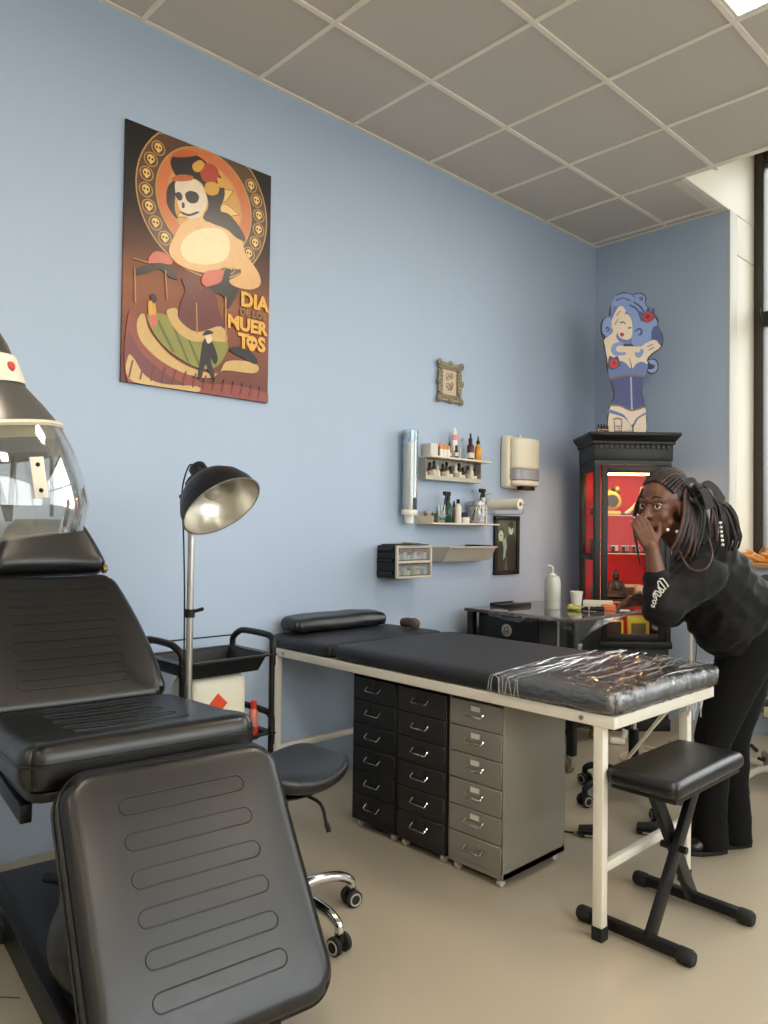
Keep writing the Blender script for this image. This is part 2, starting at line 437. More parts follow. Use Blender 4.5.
tbar(XR - 0.03, XR, YP - 0.03, YC - 0.022, 0.0021); tbar(XR, XMAX, YP - 0.06, YP - 0.03, 0.0021)
# light panels set into the ceiling
LEDM = mat('led_diffuser', (255, 240, 216), 0.5, emit=SKY_LED, var=0.02)
LEDF = mat('led_frame', (235, 232, 224), 0.4, var=0.02)
LEDLAB = ['square ceiling light panel %s' % q for q in ('at the front of the room, nearer the blue wall', 'above the middle of the room, nearer the blue wall', 'glowing over the foot of the treatment bed', 'at the front of the room, nearer the right wall', 'in the middle of the room, nearer the right wall', 'nearest the window, by the right wall')]
for k, (x0, x1, y0, y1) in enumerate(leds):
    t = thing('ceiling_light', LEDLAB[k], 'ceiling light', ((x0 + x1) / 2, (y0 + y1) / 2, HC - 0.004), 0, 'square ceiling light panels')
    a = (x1 - x0) / 2 - 0.013; b = (y1 - y0) / 2 - 0.013
    f = MB()
    f.box(-a, a, -b, -b + 0.018, 0, 0.03).box(-a, a, b - 0.018, b, 0, 0.03).box(-a, -a + 0.018, -b + 0.018, b - 0.018, 0, 0.03).box(a - 0.018, a, -b + 0.018, b - 0.018, 0, 0.03)
    f.build('frame', LEDF, t)
    MB().box(-a + 0.018, a - 0.018, -b + 0.018, b - 0.018, 0.004, 0.02).build('diffuser', LEDM, t)
# radiator under the window
rd = thing('radiator', 'white panel radiator under the window sill', 'radiator', (2.015, YC - 0.075, 0))
rm = MB().box(-0.7, 0.7, -0.03, -0.02, 0.14, 0.74)
for i in range(28): rm.box(-0.69 + i * 0.05, -0.66 + i * 0.05, -0.036, -0.029, 0.17, 0.71)
rm.build('front_panel', WHITE_PAINT, rd, bevel=0.003)
MB().box(-0.7, 0.7, 0.02, 0.03, 0.14, 0.74).box(-0.7, 0.7, -0.02, 0.02, 0.735, 0.745).box(-0.7, -0.695, -0.03, 0.03, 0.14, 0.74).build('back_panel', WHITE_PAINT, rd, bevel=0.002)
for x in (-0.63, -0.56):
    MB().cyl((x, 0, 0), (x, 0, 0.15), 0.012).lathe([(0.03, 0), (0.028, 0.012), (0.012, 0.02)], 14, 0, TR(x, 0, 0)).build('pipe', WHITE_PAINT, rd)
BRASS = mat('old_brass', (150, 118, 80), 0.4, metal=0.8, var=0.1)
MB().cyl((-0.72, 0, 0.18), (-0.66, 0, 0.18), 0.016).cyl((-0.75, 0, 0.18), (-0.72, 0, 0.18), 0.022).cyl((-0.70, 0, 0.13), (-0.70, 0, 0.2), 0.012).build('valve', BRASS, rd)
for x in (-0.5, 0.47): MB().box(x, x + 0.03, 0.03, 0.073, 0.3, 0.6).build('bracket', WHITE_PAINT, rd)
POSTER_ART = [
    ('skin', [(0.242, 0.709), (0.278, 0.774), (0.353, 0.823), (0.432, 0.811), (0.529, 0.832), (0.596, 0.793), (0.624, 0.698), (0.6, 0.64), (0.5, 0.623), (0.421, 0.575), (0.313, 0.57), (0.245, 0.587), (0.214, 0.633)]),
    ('skin', [(0.563, 0.783), (0.632, 0.714), (0.703, 0.644), (0.713, 0.587), (0.653, 0.55), (0.568, 0.546), (0.534, 0.567), (0.6, 0.619), (0.574, 0.67)]),
    ('cream', [(0.295, 0.71), (0.37, 0.772), (0.48, 0.804), (0.53, 0.76), (0.516, 0.67), (0.42, 0.617), (0.312, 0.604), (0.273, 0.649)]),
    ('hair', [(0.213, 1.04), (0.256, 1.097), (0.347, 1.115), (0.41, 1.094), (0.475, 1.059), (0.501, 0.982), (0.478, 0.896), (0.528, 0.889), (0.596, 0.836), (0.622, 0.785), (0.571, 0.786), (0.513, 0.813), (0.432, 0.818), (0.384, 0.832), (0.414, 0.898), (0.381, 0.986), (0.319, 1.0), (0.252, 0.978)]),
    ('hair', [(0.23, 0.957), (0.201, 0.914), (0.2, 0.846), (0.226, 0.806), (0.255, 0.788), (0.24, 0.824), (0.239, 0.885), (0.252, 0.944)]),
    ('bone', [(0.237, 0.946), (0.274, 0.986), (0.334, 0.999), (0.381, 0.972), (0.406, 0.923), (0.391, 0.863), (0.353, 0.821), (0.308, 0.807), (0.27, 0.826), (0.249, 0.875)]),
    ('hair', [(0.29, 0.915), (0.313, 0.936), (0.348, 0.939), (0.362, 0.92), (0.349, 0.892), (0.318, 0.88), (0.297, 0.89)]),
    ('hair', [(0.241, 0.9), (0.26, 0.914), (0.275, 0.902), (0.273, 0.882), (0.255, 0.874)]),
    ('hair', [(0.276, 0.872), (0.288, 0.866), (0.286, 0.848), (0.274, 0.847)]),
    ('hair', [(0.271, 0.827), (0.31, 0.827), (0.353, 0.851), (0.362, 0.847), (0.314, 0.817), (0.277, 0.817)]),
    ('flowerr', [(0.364, 1.071), (0.41, 1.101), (0.458, 1.089), (0.463, 1.041), (0.42, 1.006), (0.377, 1.013)]),
    ('flowery', [(0.325, 1.065), (0.363, 1.099), (0.387, 1.086), (0.364, 1.044), (0.333, 1.037)]),
    ('flowery', [(0.396, 0.998), (0.436, 1.018), (0.468, 1.011), (0.461, 0.969), (0.421, 0.949), (0.394, 0.962)]),
    ('flowero', [(0.222, 0.968), (0.266, 0.997), (0.326, 1.01), (0.319, 0.987), (0.237, 0.956)]),
    ('flowero', [(0.227, 1.086), (0.271, 1.115), (0.347, 1.129), (0.332, 1.107), (0.235, 1.068)]),
    ('flowery', [(0.459, 1.047), (0.492, 1.043), (0.496, 1.012), (0.468, 1.007)]),
    ('pink', [(0.116, 0.567), (0.143, 0.605), (0.186, 0.612), (0.23, 0.59), (0.223, 0.568), (0.165, 0.56), (0.123, 0.549)]),
    ('hair', [(0.052, 0.499), (0.096, 0.529), (0.165, 0.56), (0.216, 0.559), (0.246, 0.533), (0.261, 0.509), (0.224, 0.507), (0.166, 0.533), (0.11, 0.5), (0.055, 0.476)]),
    ('pink', [(0.383, 0.531), (0.405, 0.578), (0.468, 0.604), (0.509, 0.604), (0.501, 0.566), (0.454, 0.526), (0.406, 0.509)]),
    ('hair', [(0.509, 0.611), (0.541, 0.622), (0.534, 0.56), (0.585, 0.535), (0.569, 0.495), (0.529, 0.429), (0.503, 0.481), (0.455, 0.484), (0.44, 0.424), (0.415, 0.461), (0.377, 0.425), (0.368, 0.465), (0.422, 0.512), (0.485, 0.548)]),
    ('corset', [(0.283, 0.521), (0.359, 0.546), (0.376, 0.481), (0.422, 0.505), (0.463, 0.472), (0.48, 0.405), (0.514, 0.326), (0.411, 0.285), (0.303, 0.279), (0.266, 0.306), (0.278, 0.404), (0.3, 0.463)]),
    ('skirtr', [(0.025, 0.297), (0.073, 0.281), (0.131, 0.186), (0.247, 0.126), (0.385, 0.051), (0.578, 0.064), (0.777, 0.047), (0.789, 0.006), (0.546, -0.005), (0.235, -0.005), (0.031, 0.0)]),
    ('skirtr2', [(0.027, 0.22), (0.09, 0.14), (0.205, 0.065), (0.324, 0.021), (0.235, 0.002), (0.037, 0.04)]),
    ('ruffle', [(0.073, 0.294), (0.1, 0.313), (0.13, 0.239), (0.232, 0.15), (0.353, 0.108), (0.478, 0.106), (0.526, 0.171), (0.66, 0.192), (0.712, 0.171), (0.678, 0.136), (0.51, 0.125), (0.447, 0.08), (0.323, 0.076), (0.189, 0.116), (0.096, 0.18), (0.067, 0.24)]),
    ('green', [(0.114, 0.315), (0.199, 0.333), (0.273, 0.307), (0.365, 0.263), (0.491, 0.279), (0.532, 0.258), (0.517, 0.198), (0.462, 0.132), (0.368, 0.117), (0.246, 0.159), (0.158, 0.224)]),
    ('greend', [(0.157, 0.297), (0.171, 0.303), (0.254, 0.167), (0.239, 0.168)]),
    ('greend', [(0.229, 0.305), (0.24, 0.305), (0.329, 0.132), (0.314, 0.136)]),
    ('greend', [(0.304, 0.265), (0.316, 0.263), (0.391, 0.121), (0.377, 0.119)]),
    ('ruffle', [(0.206, 0.348), (0.257, 0.372), (0.273, 0.321), (0.364, 0.283), (0.49, 0.335), (0.527, 0.271), (0.443, 0.256), (0.335, 0.236), (0.251, 0.276)]),
    ('ruffle', [(0.029, 0.116), (0.056, 0.108), (0.106, 0.044), (0.191, 0.016), (0.37, 0.028), (0.363, -0.001), (0.177, -0.012), (0.031, 0.019)]),
    ('flowery', [(0.12, 0.376), (0.148, 0.376), (0.156, 0.324), (0.136, 0.293), (0.121, 0.33)]),
    ('hair', [(0.126, 0.404), (0.147, 0.415), (0.158, 0.391), (0.141, 0.371)]),
    ('pink', [(0.128, 0.312), (0.156, 0.317), (0.164, 0.279), (0.129, 0.268)]),
    ('hair', [(0.396, 0.247), (0.427, 0.267), (0.451, 0.243), (0.477, 0.177), (0.461, 0.146), (0.437, 0.17), (0.463, 0.083), (0.439, 0.084), (0.411, 0.138), (0.392, 0.072), (0.372, 0.074), (0.382, 0.161)]),
    ('bone', [(0.408, 0.275), (0.435, 0.283), (0.443, 0.256), (0.42, 0.24)]),
    ('hair', [(0.393, 0.272), (0.45, 0.294), (0.434, 0.304), (0.411, 0.299)]),
    ('hair', [(0.541, 0.23), (0.607, 0.256), (0.694, 0.22), (0.695, 0.183), (0.625, 0.201)]),
    ('string', [(0.04, 0.548), (0.045, 0.552), (0.123, 0.551), (0.12, 0.545)]),
    ('string', [(0.048, 0.511), (0.053, 0.512), (0.061, 0.357), (0.055, 0.356)]),
    ('string', [(0.195, 0.534), (0.201, 0.535), (0.212, 0.403), (0.206, 0.402)]),
    ('string', [(0.354, 0.42), (0.36, 0.421), (0.368, 0.27), (0.362, 0.269)]),
    ('string', [(0.511, 0.483), (0.518, 0.484), (0.524, 0.256), (0.517, 0.255)]),
]
PINUP_ART = [
    ('OUT', [(-0.119, 0.001), (-0.126, 0.082), (-0.119, 0.168), (-0.108, 0.212), (-0.086, 0.255), (-0.083, 0.298), (-0.1, 0.363), (-0.113, 0.406), (-0.129, 0.471), (-0.137, 0.546), (-0.151, 0.622), (-0.159, 0.681), (-0.173, 0.719), (-0.173, 0.784), (-0.151, 0.822), (-0.119, 0.833), (-0.113, 0.892), (-0.081, 0.935), (-0.07, 0.978), (-0.016, 1.0), (0.038, 0.989), (0.065, 0.995), (0.114, 0.995), (0.141, 0.962), (0.135, 0.924), (0.162, 0.892), (0.195, 0.887), (0.2, 0.849), (0.222, 0.816), (0.227, 0.762), (0.254, 0.708), (0.259, 0.654), (0.238, 0.606), (0.189, 0.568), (0.162, 0.536), (0.205, 0.536), (0.227, 0.492), (0.216, 0.444), (0.178, 0.43), (0.146, 0.449), (0.13, 0.406), (0.119, 0.363), (0.114, 0.298), (0.13, 0.244), (0.135, 0.19), (0.148, 0.125), (0.144, 0.05), (0.135, 0.001)]),
    ('skin', [(-0.113, 0.006), (-0.122, 0.082), (-0.113, 0.158), (-0.102, 0.201), (-0.038, 0.201), (0.049, 0.174), (0.13, 0.195), (0.141, 0.125), (0.135, 0.006), (0.054, 0.006), (0.049, 0.066), (0.043, 0.006)]),
    ('skin', [(-0.146, 0.622), (-0.152, 0.665), (-0.113, 0.698), (-0.092, 0.73), (-0.108, 0.773), (-0.081, 0.849), (-0.048, 0.903), (-0.005, 0.908), (0.0, 0.876), (-0.021, 0.827), (-0.048, 0.773), (-0.059, 0.719), (-0.07, 0.687), (-0.038, 0.644), (-0.016, 0.622), (0.038, 0.622), (0.103, 0.622), (0.135, 0.644), (0.2, 0.671), (0.238, 0.638), (0.232, 0.611), (0.178, 0.573), (0.146, 0.53), (0.146, 0.492), (0.038, 0.449), (-0.038, 0.482), (-0.113, 0.471), (-0.133, 0.546)]),
    ('corset2', [(-0.108, 0.406), (-0.094, 0.352), (-0.075, 0.298), (-0.081, 0.249), (-0.105, 0.209), (-0.038, 0.206), (0.038, 0.177), (0.13, 0.201), (0.122, 0.249), (0.108, 0.298), (0.111, 0.352), (0.122, 0.406), (0.038, 0.417)]),
    ('bra', [(-0.122, 0.465), (-0.092, 0.503), (-0.043, 0.519), (0.0, 0.503), (0.038, 0.465), (0.076, 0.503), (0.114, 0.514), (0.151, 0.492), (0.144, 0.449), (0.124, 0.406), (0.081, 0.422), (0.038, 0.411), (-0.027, 0.417), (-0.108, 0.39)]),
    ('lace', [(-0.108, 0.401), (-0.027, 0.419), (0.038, 0.428), (0.124, 0.417), (0.124, 0.406), (0.038, 0.417), (-0.027, 0.408), (-0.108, 0.387)]),
    ('lace', [(-0.108, 0.217), (-0.038, 0.212), (0.038, 0.181), (0.13, 0.206), (0.13, 0.194), (0.038, 0.168), (-0.038, 0.199), (-0.108, 0.204)]),
    ('busk', [(0.03, 0.406), (0.041, 0.406), (0.049, 0.179), (0.038, 0.179)]),
    ('bra', [(-0.119, 0.179), (-0.059, 0.163), (-0.005, 0.136), (0.049, 0.055), (0.07, 0.114), (0.141, 0.163), (0.141, 0.149), (0.087, 0.114), (0.054, 0.06), (0.038, 0.071), (-0.016, 0.125), (-0.119, 0.158)]),
    ('bluhair', [(0.006, 0.86), (-0.027, 0.903), (-0.07, 0.914), (-0.097, 0.892), (-0.108, 0.849), (-0.097, 0.935), (-0.07, 0.973), (-0.016, 0.991), (0.038, 0.98), (0.06, 0.946), (0.065, 0.984), (0.108, 0.987), (0.133, 0.962), (0.127, 0.926), (0.157, 0.881), (0.184, 0.838), (0.211, 0.806), (0.216, 0.768), (0.189, 0.762), (0.178, 0.719), (0.173, 0.676), (0.146, 0.654), (0.114, 0.627), (0.07, 0.622), (0.043, 0.638), (0.038, 0.687), (0.038, 0.73), (0.043, 0.784), (0.033, 0.827)]),
    ('bluhair', [(-0.154, 0.806), (-0.119, 0.822), (-0.102, 0.795), (-0.105, 0.73), (-0.124, 0.692), (-0.156, 0.703), (-0.167, 0.741)]),
    ('bluhair', [(-0.021, 0.649), (-0.059, 0.649), (-0.092, 0.633), (-0.105, 0.59), (-0.081, 0.557), (-0.032, 0.557), (-0.005, 0.563), (-0.005, 0.579), (-0.048, 0.579), (-0.07, 0.595), (-0.059, 0.622), (-0.021, 0.627)]),
    ('bluhair', [(0.06, 0.579), (0.092, 0.579), (0.103, 0.606), (0.124, 0.59), (0.108, 0.552), (0.076, 0.544)]),
    ('bluhair', [(0.157, 0.525), (0.2, 0.525), (0.219, 0.487), (0.209, 0.451), (0.173, 0.438), (0.151, 0.46), (0.184, 0.465), (0.195, 0.492), (0.168, 0.503)]),
    ('glove', [(0.181, 0.741), (0.216, 0.768), (0.245, 0.708), (0.254, 0.66), (0.238, 0.633), (0.211, 0.665), (0.178, 0.676)]),
    ('bluhair', [(-0.092, 0.924), (-0.048, 0.914), (-0.005, 0.919), (0.0, 0.897), (-0.043, 0.903), (-0.081, 0.903)]),
    ('facek', [(-0.029, 0.822), (0.0, 0.849), (0.033, 0.816), (0.043, 0.752), (0.038, 0.687), (0.006, 0.667), (-0.032, 0.676), (-0.054, 0.698), (-0.059, 0.741), (-0.043, 0.784)]),
    ('line', [(-0.043, 0.789), (-0.021, 0.795), (-0.005, 0.782), (-0.007, 0.775), (-0.021, 0.786), (-0.04, 0.782)]),
    ('line', [(0.011, 0.752), (0.033, 0.757), (0.038, 0.749), (0.016, 0.743)]),
    ('lipsr', [(-0.043, 0.711), (-0.027, 0.717), (-0.014, 0.703), (-0.027, 0.687), (-0.042, 0.698)]),
    ('leafb', [(0.103, 0.838), (0.092, 0.87), (0.124, 0.854), (0.151, 0.892), (0.168, 0.865), (0.195, 0.881), (0.191, 0.838), (0.2, 0.822), (0.157, 0.789), (0.114, 0.8)]),
    ('rosered', [(0.114, 0.833), (0.13, 0.86), (0.162, 0.865), (0.189, 0.843), (0.184, 0.811), (0.151, 0.793), (0.122, 0.806)]),
    ('leafb', [(-0.124, 0.514), (-0.113, 0.552), (-0.086, 0.541), (-0.059, 0.552), (-0.048, 0.525), (-0.038, 0.492), (-0.059, 0.471), (-0.092, 0.455), (-0.119, 0.471)]),
    ('rosered', [(-0.115, 0.509), (-0.097, 0.53), (-0.065, 0.525), (-0.054, 0.498), (-0.07, 0.471), (-0.102, 0.471)]),
    ('roselin', [(0.141, 0.843), (0.159, 0.843), (0.165, 0.825), (0.146, 0.814), (0.135, 0.827)]),
    ('roselin', [(-0.094, 0.509), (-0.079, 0.514), (-0.072, 0.498), (-0.086, 0.487)]),
    ('hline', [(0.054, 0.935), (0.103, 0.903), (0.135, 0.849), (0.13, 0.843), (0.094, 0.894), (0.051, 0.926)]),
    ('hline', [(0.027, 0.914), (0.081, 0.881), (0.108, 0.806), (0.101, 0.803), (0.073, 0.873), (0.025, 0.905)]),
    ('hline', [(0.06, 0.73), (0.092, 0.752), (0.114, 0.73), (0.103, 0.698), (0.081, 0.703), (0.094, 0.711), (0.101, 0.728), (0.09, 0.739), (0.065, 0.723)]),
    ('hline', [(0.087, 0.962), (0.108, 0.968), (0.116, 0.951), (0.103, 0.941), (0.092, 0.948), (0.105, 0.951), (0.103, 0.959), (0.09, 0.955)]),
    ('hline', [(-0.146, 0.746), (-0.129, 0.757), (-0.115, 0.741), (-0.126, 0.721), (-0.14, 0.728), (-0.128, 0.732), (-0.126, 0.743), (-0.141, 0.739)]),
    ('hline', [(0.178, 0.492), (0.195, 0.498), (0.202, 0.482), (0.189, 0.465), (0.178, 0.471), (0.189, 0.476), (0.191, 0.487), (0.181, 0.485)]),
    ('hline', [(-0.07, 0.946), (-0.027, 0.962), (0.027, 0.946), (0.025, 0.939), (-0.027, 0.955), (-0.068, 0.937)]),
    ('tat', [(-0.086, 0.114), (-0.059, 0.123), (-0.027, 0.114), (-0.025, 0.104), (-0.059, 0.112), (-0.085, 0.104)]),
    ('tat', [(-0.083, 0.098), (-0.076, 0.098), (-0.072, 0.028), (-0.079, 0.028)]),
    ('tat', [(-0.029, 0.098), (-0.022, 0.098), (-0.027, 0.028), (-0.033, 0.028)]),
    ('tat', [(-0.079, 0.033), (-0.027, 0.033), (-0.027, 0.026), (-0.079, 0.026)]),
    ('tat', [(-0.07, 0.066), (-0.035, 0.066), (-0.035, 0.058), (-0.07, 0.058)]),
    ('tat', [(-0.059, 0.05), (-0.042, 0.05), (-0.042, 0.043), (-0.059, 0.043)]),
    ('tat', [(0.146, 0.622), (0.184, 0.638), (0.187, 0.633), (0.148, 0.616)]),
    ('tat', [(0.157, 0.6), (0.195, 0.62), (0.198, 0.614), (0.159, 0.594)]),
    ('tat', [(-0.07, 0.838), (-0.043, 0.87), (-0.039, 0.867), (-0.066, 0.834)]),
    ('tat', [(-0.081, 0.773), (-0.059, 0.811), (-0.055, 0.808), (-0.076, 0.77)]),
    ('lineo', [(0.047, 0.066), (0.055, 0.066), (0.055, 0.006), (0.049, 0.006)]),
    ('lineo', [(0.022, 0.541), (0.038, 0.492), (0.04, 0.465), (0.035, 0.465), (0.033, 0.492)]),
]
# ================================================================== THINGS ON THE LEFT WALL
def wallT(y, z, x=0.0):        # local X -> +y, local Y -> up, local Z -> out of the wall
    return Matrix(((0, 0, 1, x), (1, 0, 0, y), (0, 1, 0, z), (0, 0, 0, 1)))
WALLROT = (PI / 2, 0, PI / 2)
def wallthing(name, label, cat, y, z, group=None, x=0.002):
    o = thing(name, label, cat, (x, y, z), 0, group); o.rotation_euler = WALLROT
    return o
# ---- Dia de los Muertos poster
PW, PH = 0.773, 1.16
po = wallthing('poster', 'large printed panel of a skull-faced woman reading DIA DE LOS MUERTOS', 'poster', 1.442, 1.963)
def poster_back():
    M = bpy.data.materials.new('poster_print'); M.use_nodes = True; nt = M.node_tree; b = nt.nodes['Principled BSDF']
    tc = nt.nodes.new('ShaderNodeTexCoord'); sp = nt.nodes.new('ShaderNodeSeparateXYZ'); nt.links.new(tc.outputs['Object'], sp.inputs[0])
    mr = nt.nodes.new('ShaderNodeMapRange'); mr.inputs[1].default_value = 0.0; mr.inputs[2].default_value = PH; nt.links.new(sp.outputs['Y'], mr.inputs[0])
    n = nt.nodes.new('ShaderNodeTexNoise'); n.inputs['Scale'].default_value = 4; nt.links.new(tc.outputs['Object'], n.inputs['Vector'])
    ad = nt.nodes.new('ShaderNodeMath'); ad.operation = 'MULTIPLY_ADD'; ad.inputs[1].default_value = 0.12; nt.links.new(n.outputs['Fac'], ad.inputs[0]); nt.links.new(mr.outputs[0], ad.inputs[2])
    cr = nt.nodes.new('ShaderNodeValToRGB'); nt.links.new(ad.outputs[0], cr.inputs[0])
    e = cr.color_ramp.elements; e[0].position = 0.05; e[0].color = (*srgb((96, 46, 34)), 1); e[1].position = 0.98; e[1].color = (*srgb((20, 12, 10)), 1)
    for p, c in ((0.25, (128, 66, 42)), (0.45, (146, 84, 50)), (0.6, (92, 52, 36)), (0.75, (30, 18, 14))):
        q = e.new(p); q.color = (*srgb(c), 1)
    nt.links.new(cr.outputs[0], b.inputs['Base Color']); b.inputs['Roughness'].default_value = 0.38
    return M
MB().box(0, PW, 0, PH, 0, 0.012).build('panel', [poster_back()], po, bevel=0.001, seg=1)
PM = {'skin': (226, 176, 116), 'cream': (240, 214, 164), 'hair': (24, 17, 15), 'bone': (226, 206, 178), 'flowerr': (176, 62, 36), 'flowery': (214, 158, 60), 'flowero': (190, 96, 40),
      'pink': (206, 104, 86), 'corset': (104, 40, 38), 'skirtr': (142, 62, 46), 'skirtr2': (112, 44, 36), 'ruffle': (206, 168, 104), 'green': (138, 136, 58), 'greend': (98, 98, 40), 'string': (190, 140, 90),
      'ring': (92, 60, 38), 'ringline': (190, 146, 84), 'orange': (208, 112, 60), 'amber': (214, 152, 74), 'gold': (232, 192, 110), 'lett': (232, 176, 74), 'lett2': (150, 116, 62)}
pk = list(PM); pmats = [mat('poster_' + k, PM[k], 0.3, var=0.12, vscale=25, spec=0.7) for k in pk]
pr = MB(); lay = [0.0122]
def pface(poly, k, dz=0.00007):
    lay[0] += dz
    pr.prism([(min(PW - 0.001, max(0.001, x)), min(PH - 0.001, max(0.001, y))) for x, y in poly], lay[0] - 0.0115, pk.index(k), None, 0.0115)
def disc(cx, cy, r, n=48, ry=None): return [(cx + r * math.cos(2 * PI * i / n), cy + (ry or r) * math.sin(2 * PI * i / n)) for i in range(n)]
hx, hy = 0.400, 0.905
pface(disc(hx, hy, 0.352), 'ringline'); pface(disc(hx, hy, 0.345), 'ring')
for i in range(26):
    a = 2 * PI * i / 26 + 0.1; sx, sy = hx + 0.303 * math.cos(a), hy + 0.303 * math.sin(a)
    if sy > PH - 0.035 or sx > PW - 0.03: continue
    pface(disc(sx, sy, 0.034, 14), 'ringline', 0.00002); pface(disc(sx, sy, 0.029, 14), 'ring', 0.00002)
    pface(disc(sx, sy + 0.004, 0.019, 12), 'gold', 0.00002)
    for d in (-0.008, 0.008): pface(disc(sx + d, sy + 0.003, 0.0055, 8), 'hair', 0.00002)
    pface(disc(sx, sy - 0.013, 0.008, 8), 'gold', 0.00001)
pface(disc(hx, hy, 0.258), 'ringline'); pface(disc(hx, hy, 0.25), 'orange'); pface(disc(hx, hy, 0.2), 'ringline'); pface(disc(hx, hy, 0.192), 'amber')
for i in range(10):
    a = 2 * PI * i / 10
    p = [(hx + r * math.cos(a + d), hy + r * math.sin(a + d)) for r, d in ((0.05, -0.25), (0.12, -0.26), (0.19, 0), (0.12, 0.26), (0.05, 0.25))]
    pface(p, 'ring'); q = [(hx + (x - hx) * 0.93 + 0.006 * math.cos(a), hy + (y - hy) * 0.93 + 0.006 * math.sin(a)) for x, y in p]; pface(q, 'gold')
for k, poly in POSTER_ART: pface(poly if k in ('string', 'greend') else [(q.x, q.y) for q in smoothpath([(x, y, 0) for x, y in poly], 4, True)], k)
for i in range(14):   # skirt pleats
    x = 0.03 + i * 0.052; pface([(x, 0.02), (x + 0.008, 0.02), (x + 0.004 + 0.02, 0.10 - 0.002 * i), (x + 0.016, 0.10 - 0.002 * i)], 'skirtr2')
for t, x, y, sz, k, bold in (('DIA', 0.680, 0.490, 0.098, 'lett', 0.004), ('DE LOS', 0.672, 0.428, 0.047, 'lett2', 0.0015), ('MUER', 0.640, 0.366, 0.088, 'lett', 0.004), ('T  S', 0.668, 0.283, 0.098, 'lett', 0.004)):
    lay[0] += 0.0001
    vs, fs = text_mesh(t, sz, Matrix.Translation((x, y, lay[0] - 0.0002)), 0.0005, bold); pr.add(vs, fs, pk.index(k))
pface(disc(0.668, 0.288, 0.033, 16), 'lett'); pface(disc(0.668, 0.262, 0.018, 10), 'lett')
for d in (-0.012, 0.012): pface(disc(0.668 + d, 0.288, 0.008, 8), 'ring')
pr.build('print', pmats, po, smooth=False)
# ---- small ornate silver frame
of = wallthing('ornate_frame', 'small ornate silver frame holding an ink drawing, above the shelves', 'picture frame', 3.484, 2.139)
FWd, FHt = 0.233, 0.253
SILV = mat('antique_silver', (150, 138, 116), 0.38, metal=0.7, var=0.35, vscale=60, bump=0.6, bscale=90, bdist=0.004)
f = MB()
bw = 0.052
for (x0, x1, y0, y1) in ((0, FWd, 0, bw), (0, FWd, FHt - bw, FHt), (0, bw, bw, FHt - bw), (FWd - bw, FWd, bw, FHt - bw)): f.box(x0 + 0.006, x1 - 0.006, y0 + 0.004, y1 - 0.004, 0, 0.02)
f.build('frame', SILV, of, bevel=0.005)
for cx in (0.012, FWd / 2, FWd - 0.012):
    for cy in (0.012, FHt / 2, FHt - 0.012):
        if abs(cx - FWd / 2) < 0.01 and abs(cy - FHt / 2) < 0.01: continue
        o_ = MB()
        for i in range(6):
            a = i * PI / 3; o_.sphere((cx + 0.012 * math.cos(a), cy + 0.012 * math.sin(a), 0.02), (0.011, 0.011, 0.008), 8)
        o_.sphere((cx, cy, 0.024), 0.009, 8)
        o_.build('ornament', SILV, of)
sc = MB()
for i in range(9):
    for y in (0.03, FHt - 0.03): sc.sphere((0.035 + i * 0.02, y, 0.021), (0.009, 0.013, 0.006), 8)
for i in range(8):
    for x in (0.03, FWd - 0.03): sc.sphere((x, 0.05 + i * 0.022, 0.021), (0.013, 0.009, 0.006), 8)
sb = sc.build('scrollwork', SILV, of); sb['kind'] = 'stuff'
PAPER = mat('cream_paper', (206, 188, 160), 0.8, var=0.06, vscale=20); INK = mat('black_ink', (48, 40, 36), 0.7, var=0.1)
MB().box(bw - 0.004, FWd - bw + 0.004, bw - 0.004, FHt - bw + 0.004, 0, 0.008).build('mat_board', PAPER, of)
dr = MB()
for (cx, cy, w_, h_) in ((0.1, 0.16, 0.03, 0.045), (0.135, 0.17, 0.022, 0.035), (0.105, 0.105, 0.035, 0.03), (0.14, 0.11, 0.02, 0.04), (0.12, 0.085, 0.04, 0.015)):
    dr.tube([(cx + w_ / 2 * math.cos(t * PI / 6), cy + h_ / 2 * math.sin(t * PI / 6), 0.0083) for t in range(12)], 0.002, 5, True)
    dr.tube([(cx - w_ / 3, cy - h_ / 3, 0.0083), (cx + w_ / 3, cy + h_ / 4, 0.0083)], 0.002, 5)
dq = dr.build('drawing', INK, of); dq['kind'] = 'stuff'
# ---- cup dispenser
cd = thing('cup_dispenser', 'tall clear blue tube dispenser of white paper cups on the wall', 'cup dispenser', (0.056, 3.205, 1.39))
BLUEPL = thin_clear('blue_clear_plastic', tint=(0.93, 0.96, 0.985), gloss=0.14, rough=0.06, milky=0.08)
MB().lathe([(0.047, 0.04), (0.047, 0.52), (0.045, 0.52), (0.045, 0.04), (0.047, 0.04)], 24).build('tube', BLUEPL, cd)
MB().lathe([(0.048, 0.47), (0.049, 0.525), (0.043, 0.532), (0.043, 0.528), (0.046, 0.47)], 24, ring=True).build('lid', thin_clear('blue_lid', tint=(0.8, 0.9, 0.96), gloss=0.2, milky=0.1), cd)
MB().box(-0.054, -0.046, -0.04, 0.04, 0.05, 0.5).build('wall_plate', mat('blue_plate', (140, 166, 198), 0.4, var=0.05), cd, bevel=0.004)
MB().lathe([(0.047, 0.03), (0.049, 0.055), (0.046, 0.06), (0.036, 0.03)], 24, ring=True).build('collar', WHITE_PLASTIC, cd)
cups = MB()
for i in range(22): cups.lathe([(0.026, 0.055 + i * 0.018), (0.036, 0.073 + i * 0.018), (0.038, 0.077 + i * 0.018), (0.035, 0.077 + i * 0.018)], 18)
cs = cups.build('cup_stack', mat('paper_cup', (236, 234, 226), 0.7, var=0.03), cd); cs['kind'] = 'stuff'
MB().lathe([(0.025, -0.02), (0.034, 0.06), (0.032, 0.06), (0.023, -0.017)], 18).build('cup', MATS['paper_cup'], cd)
MB().box(0.042, 0.048, -0.012, 0.012, 0.06, 0.13).build('gauge', BLACK_PLASTIC, cd)
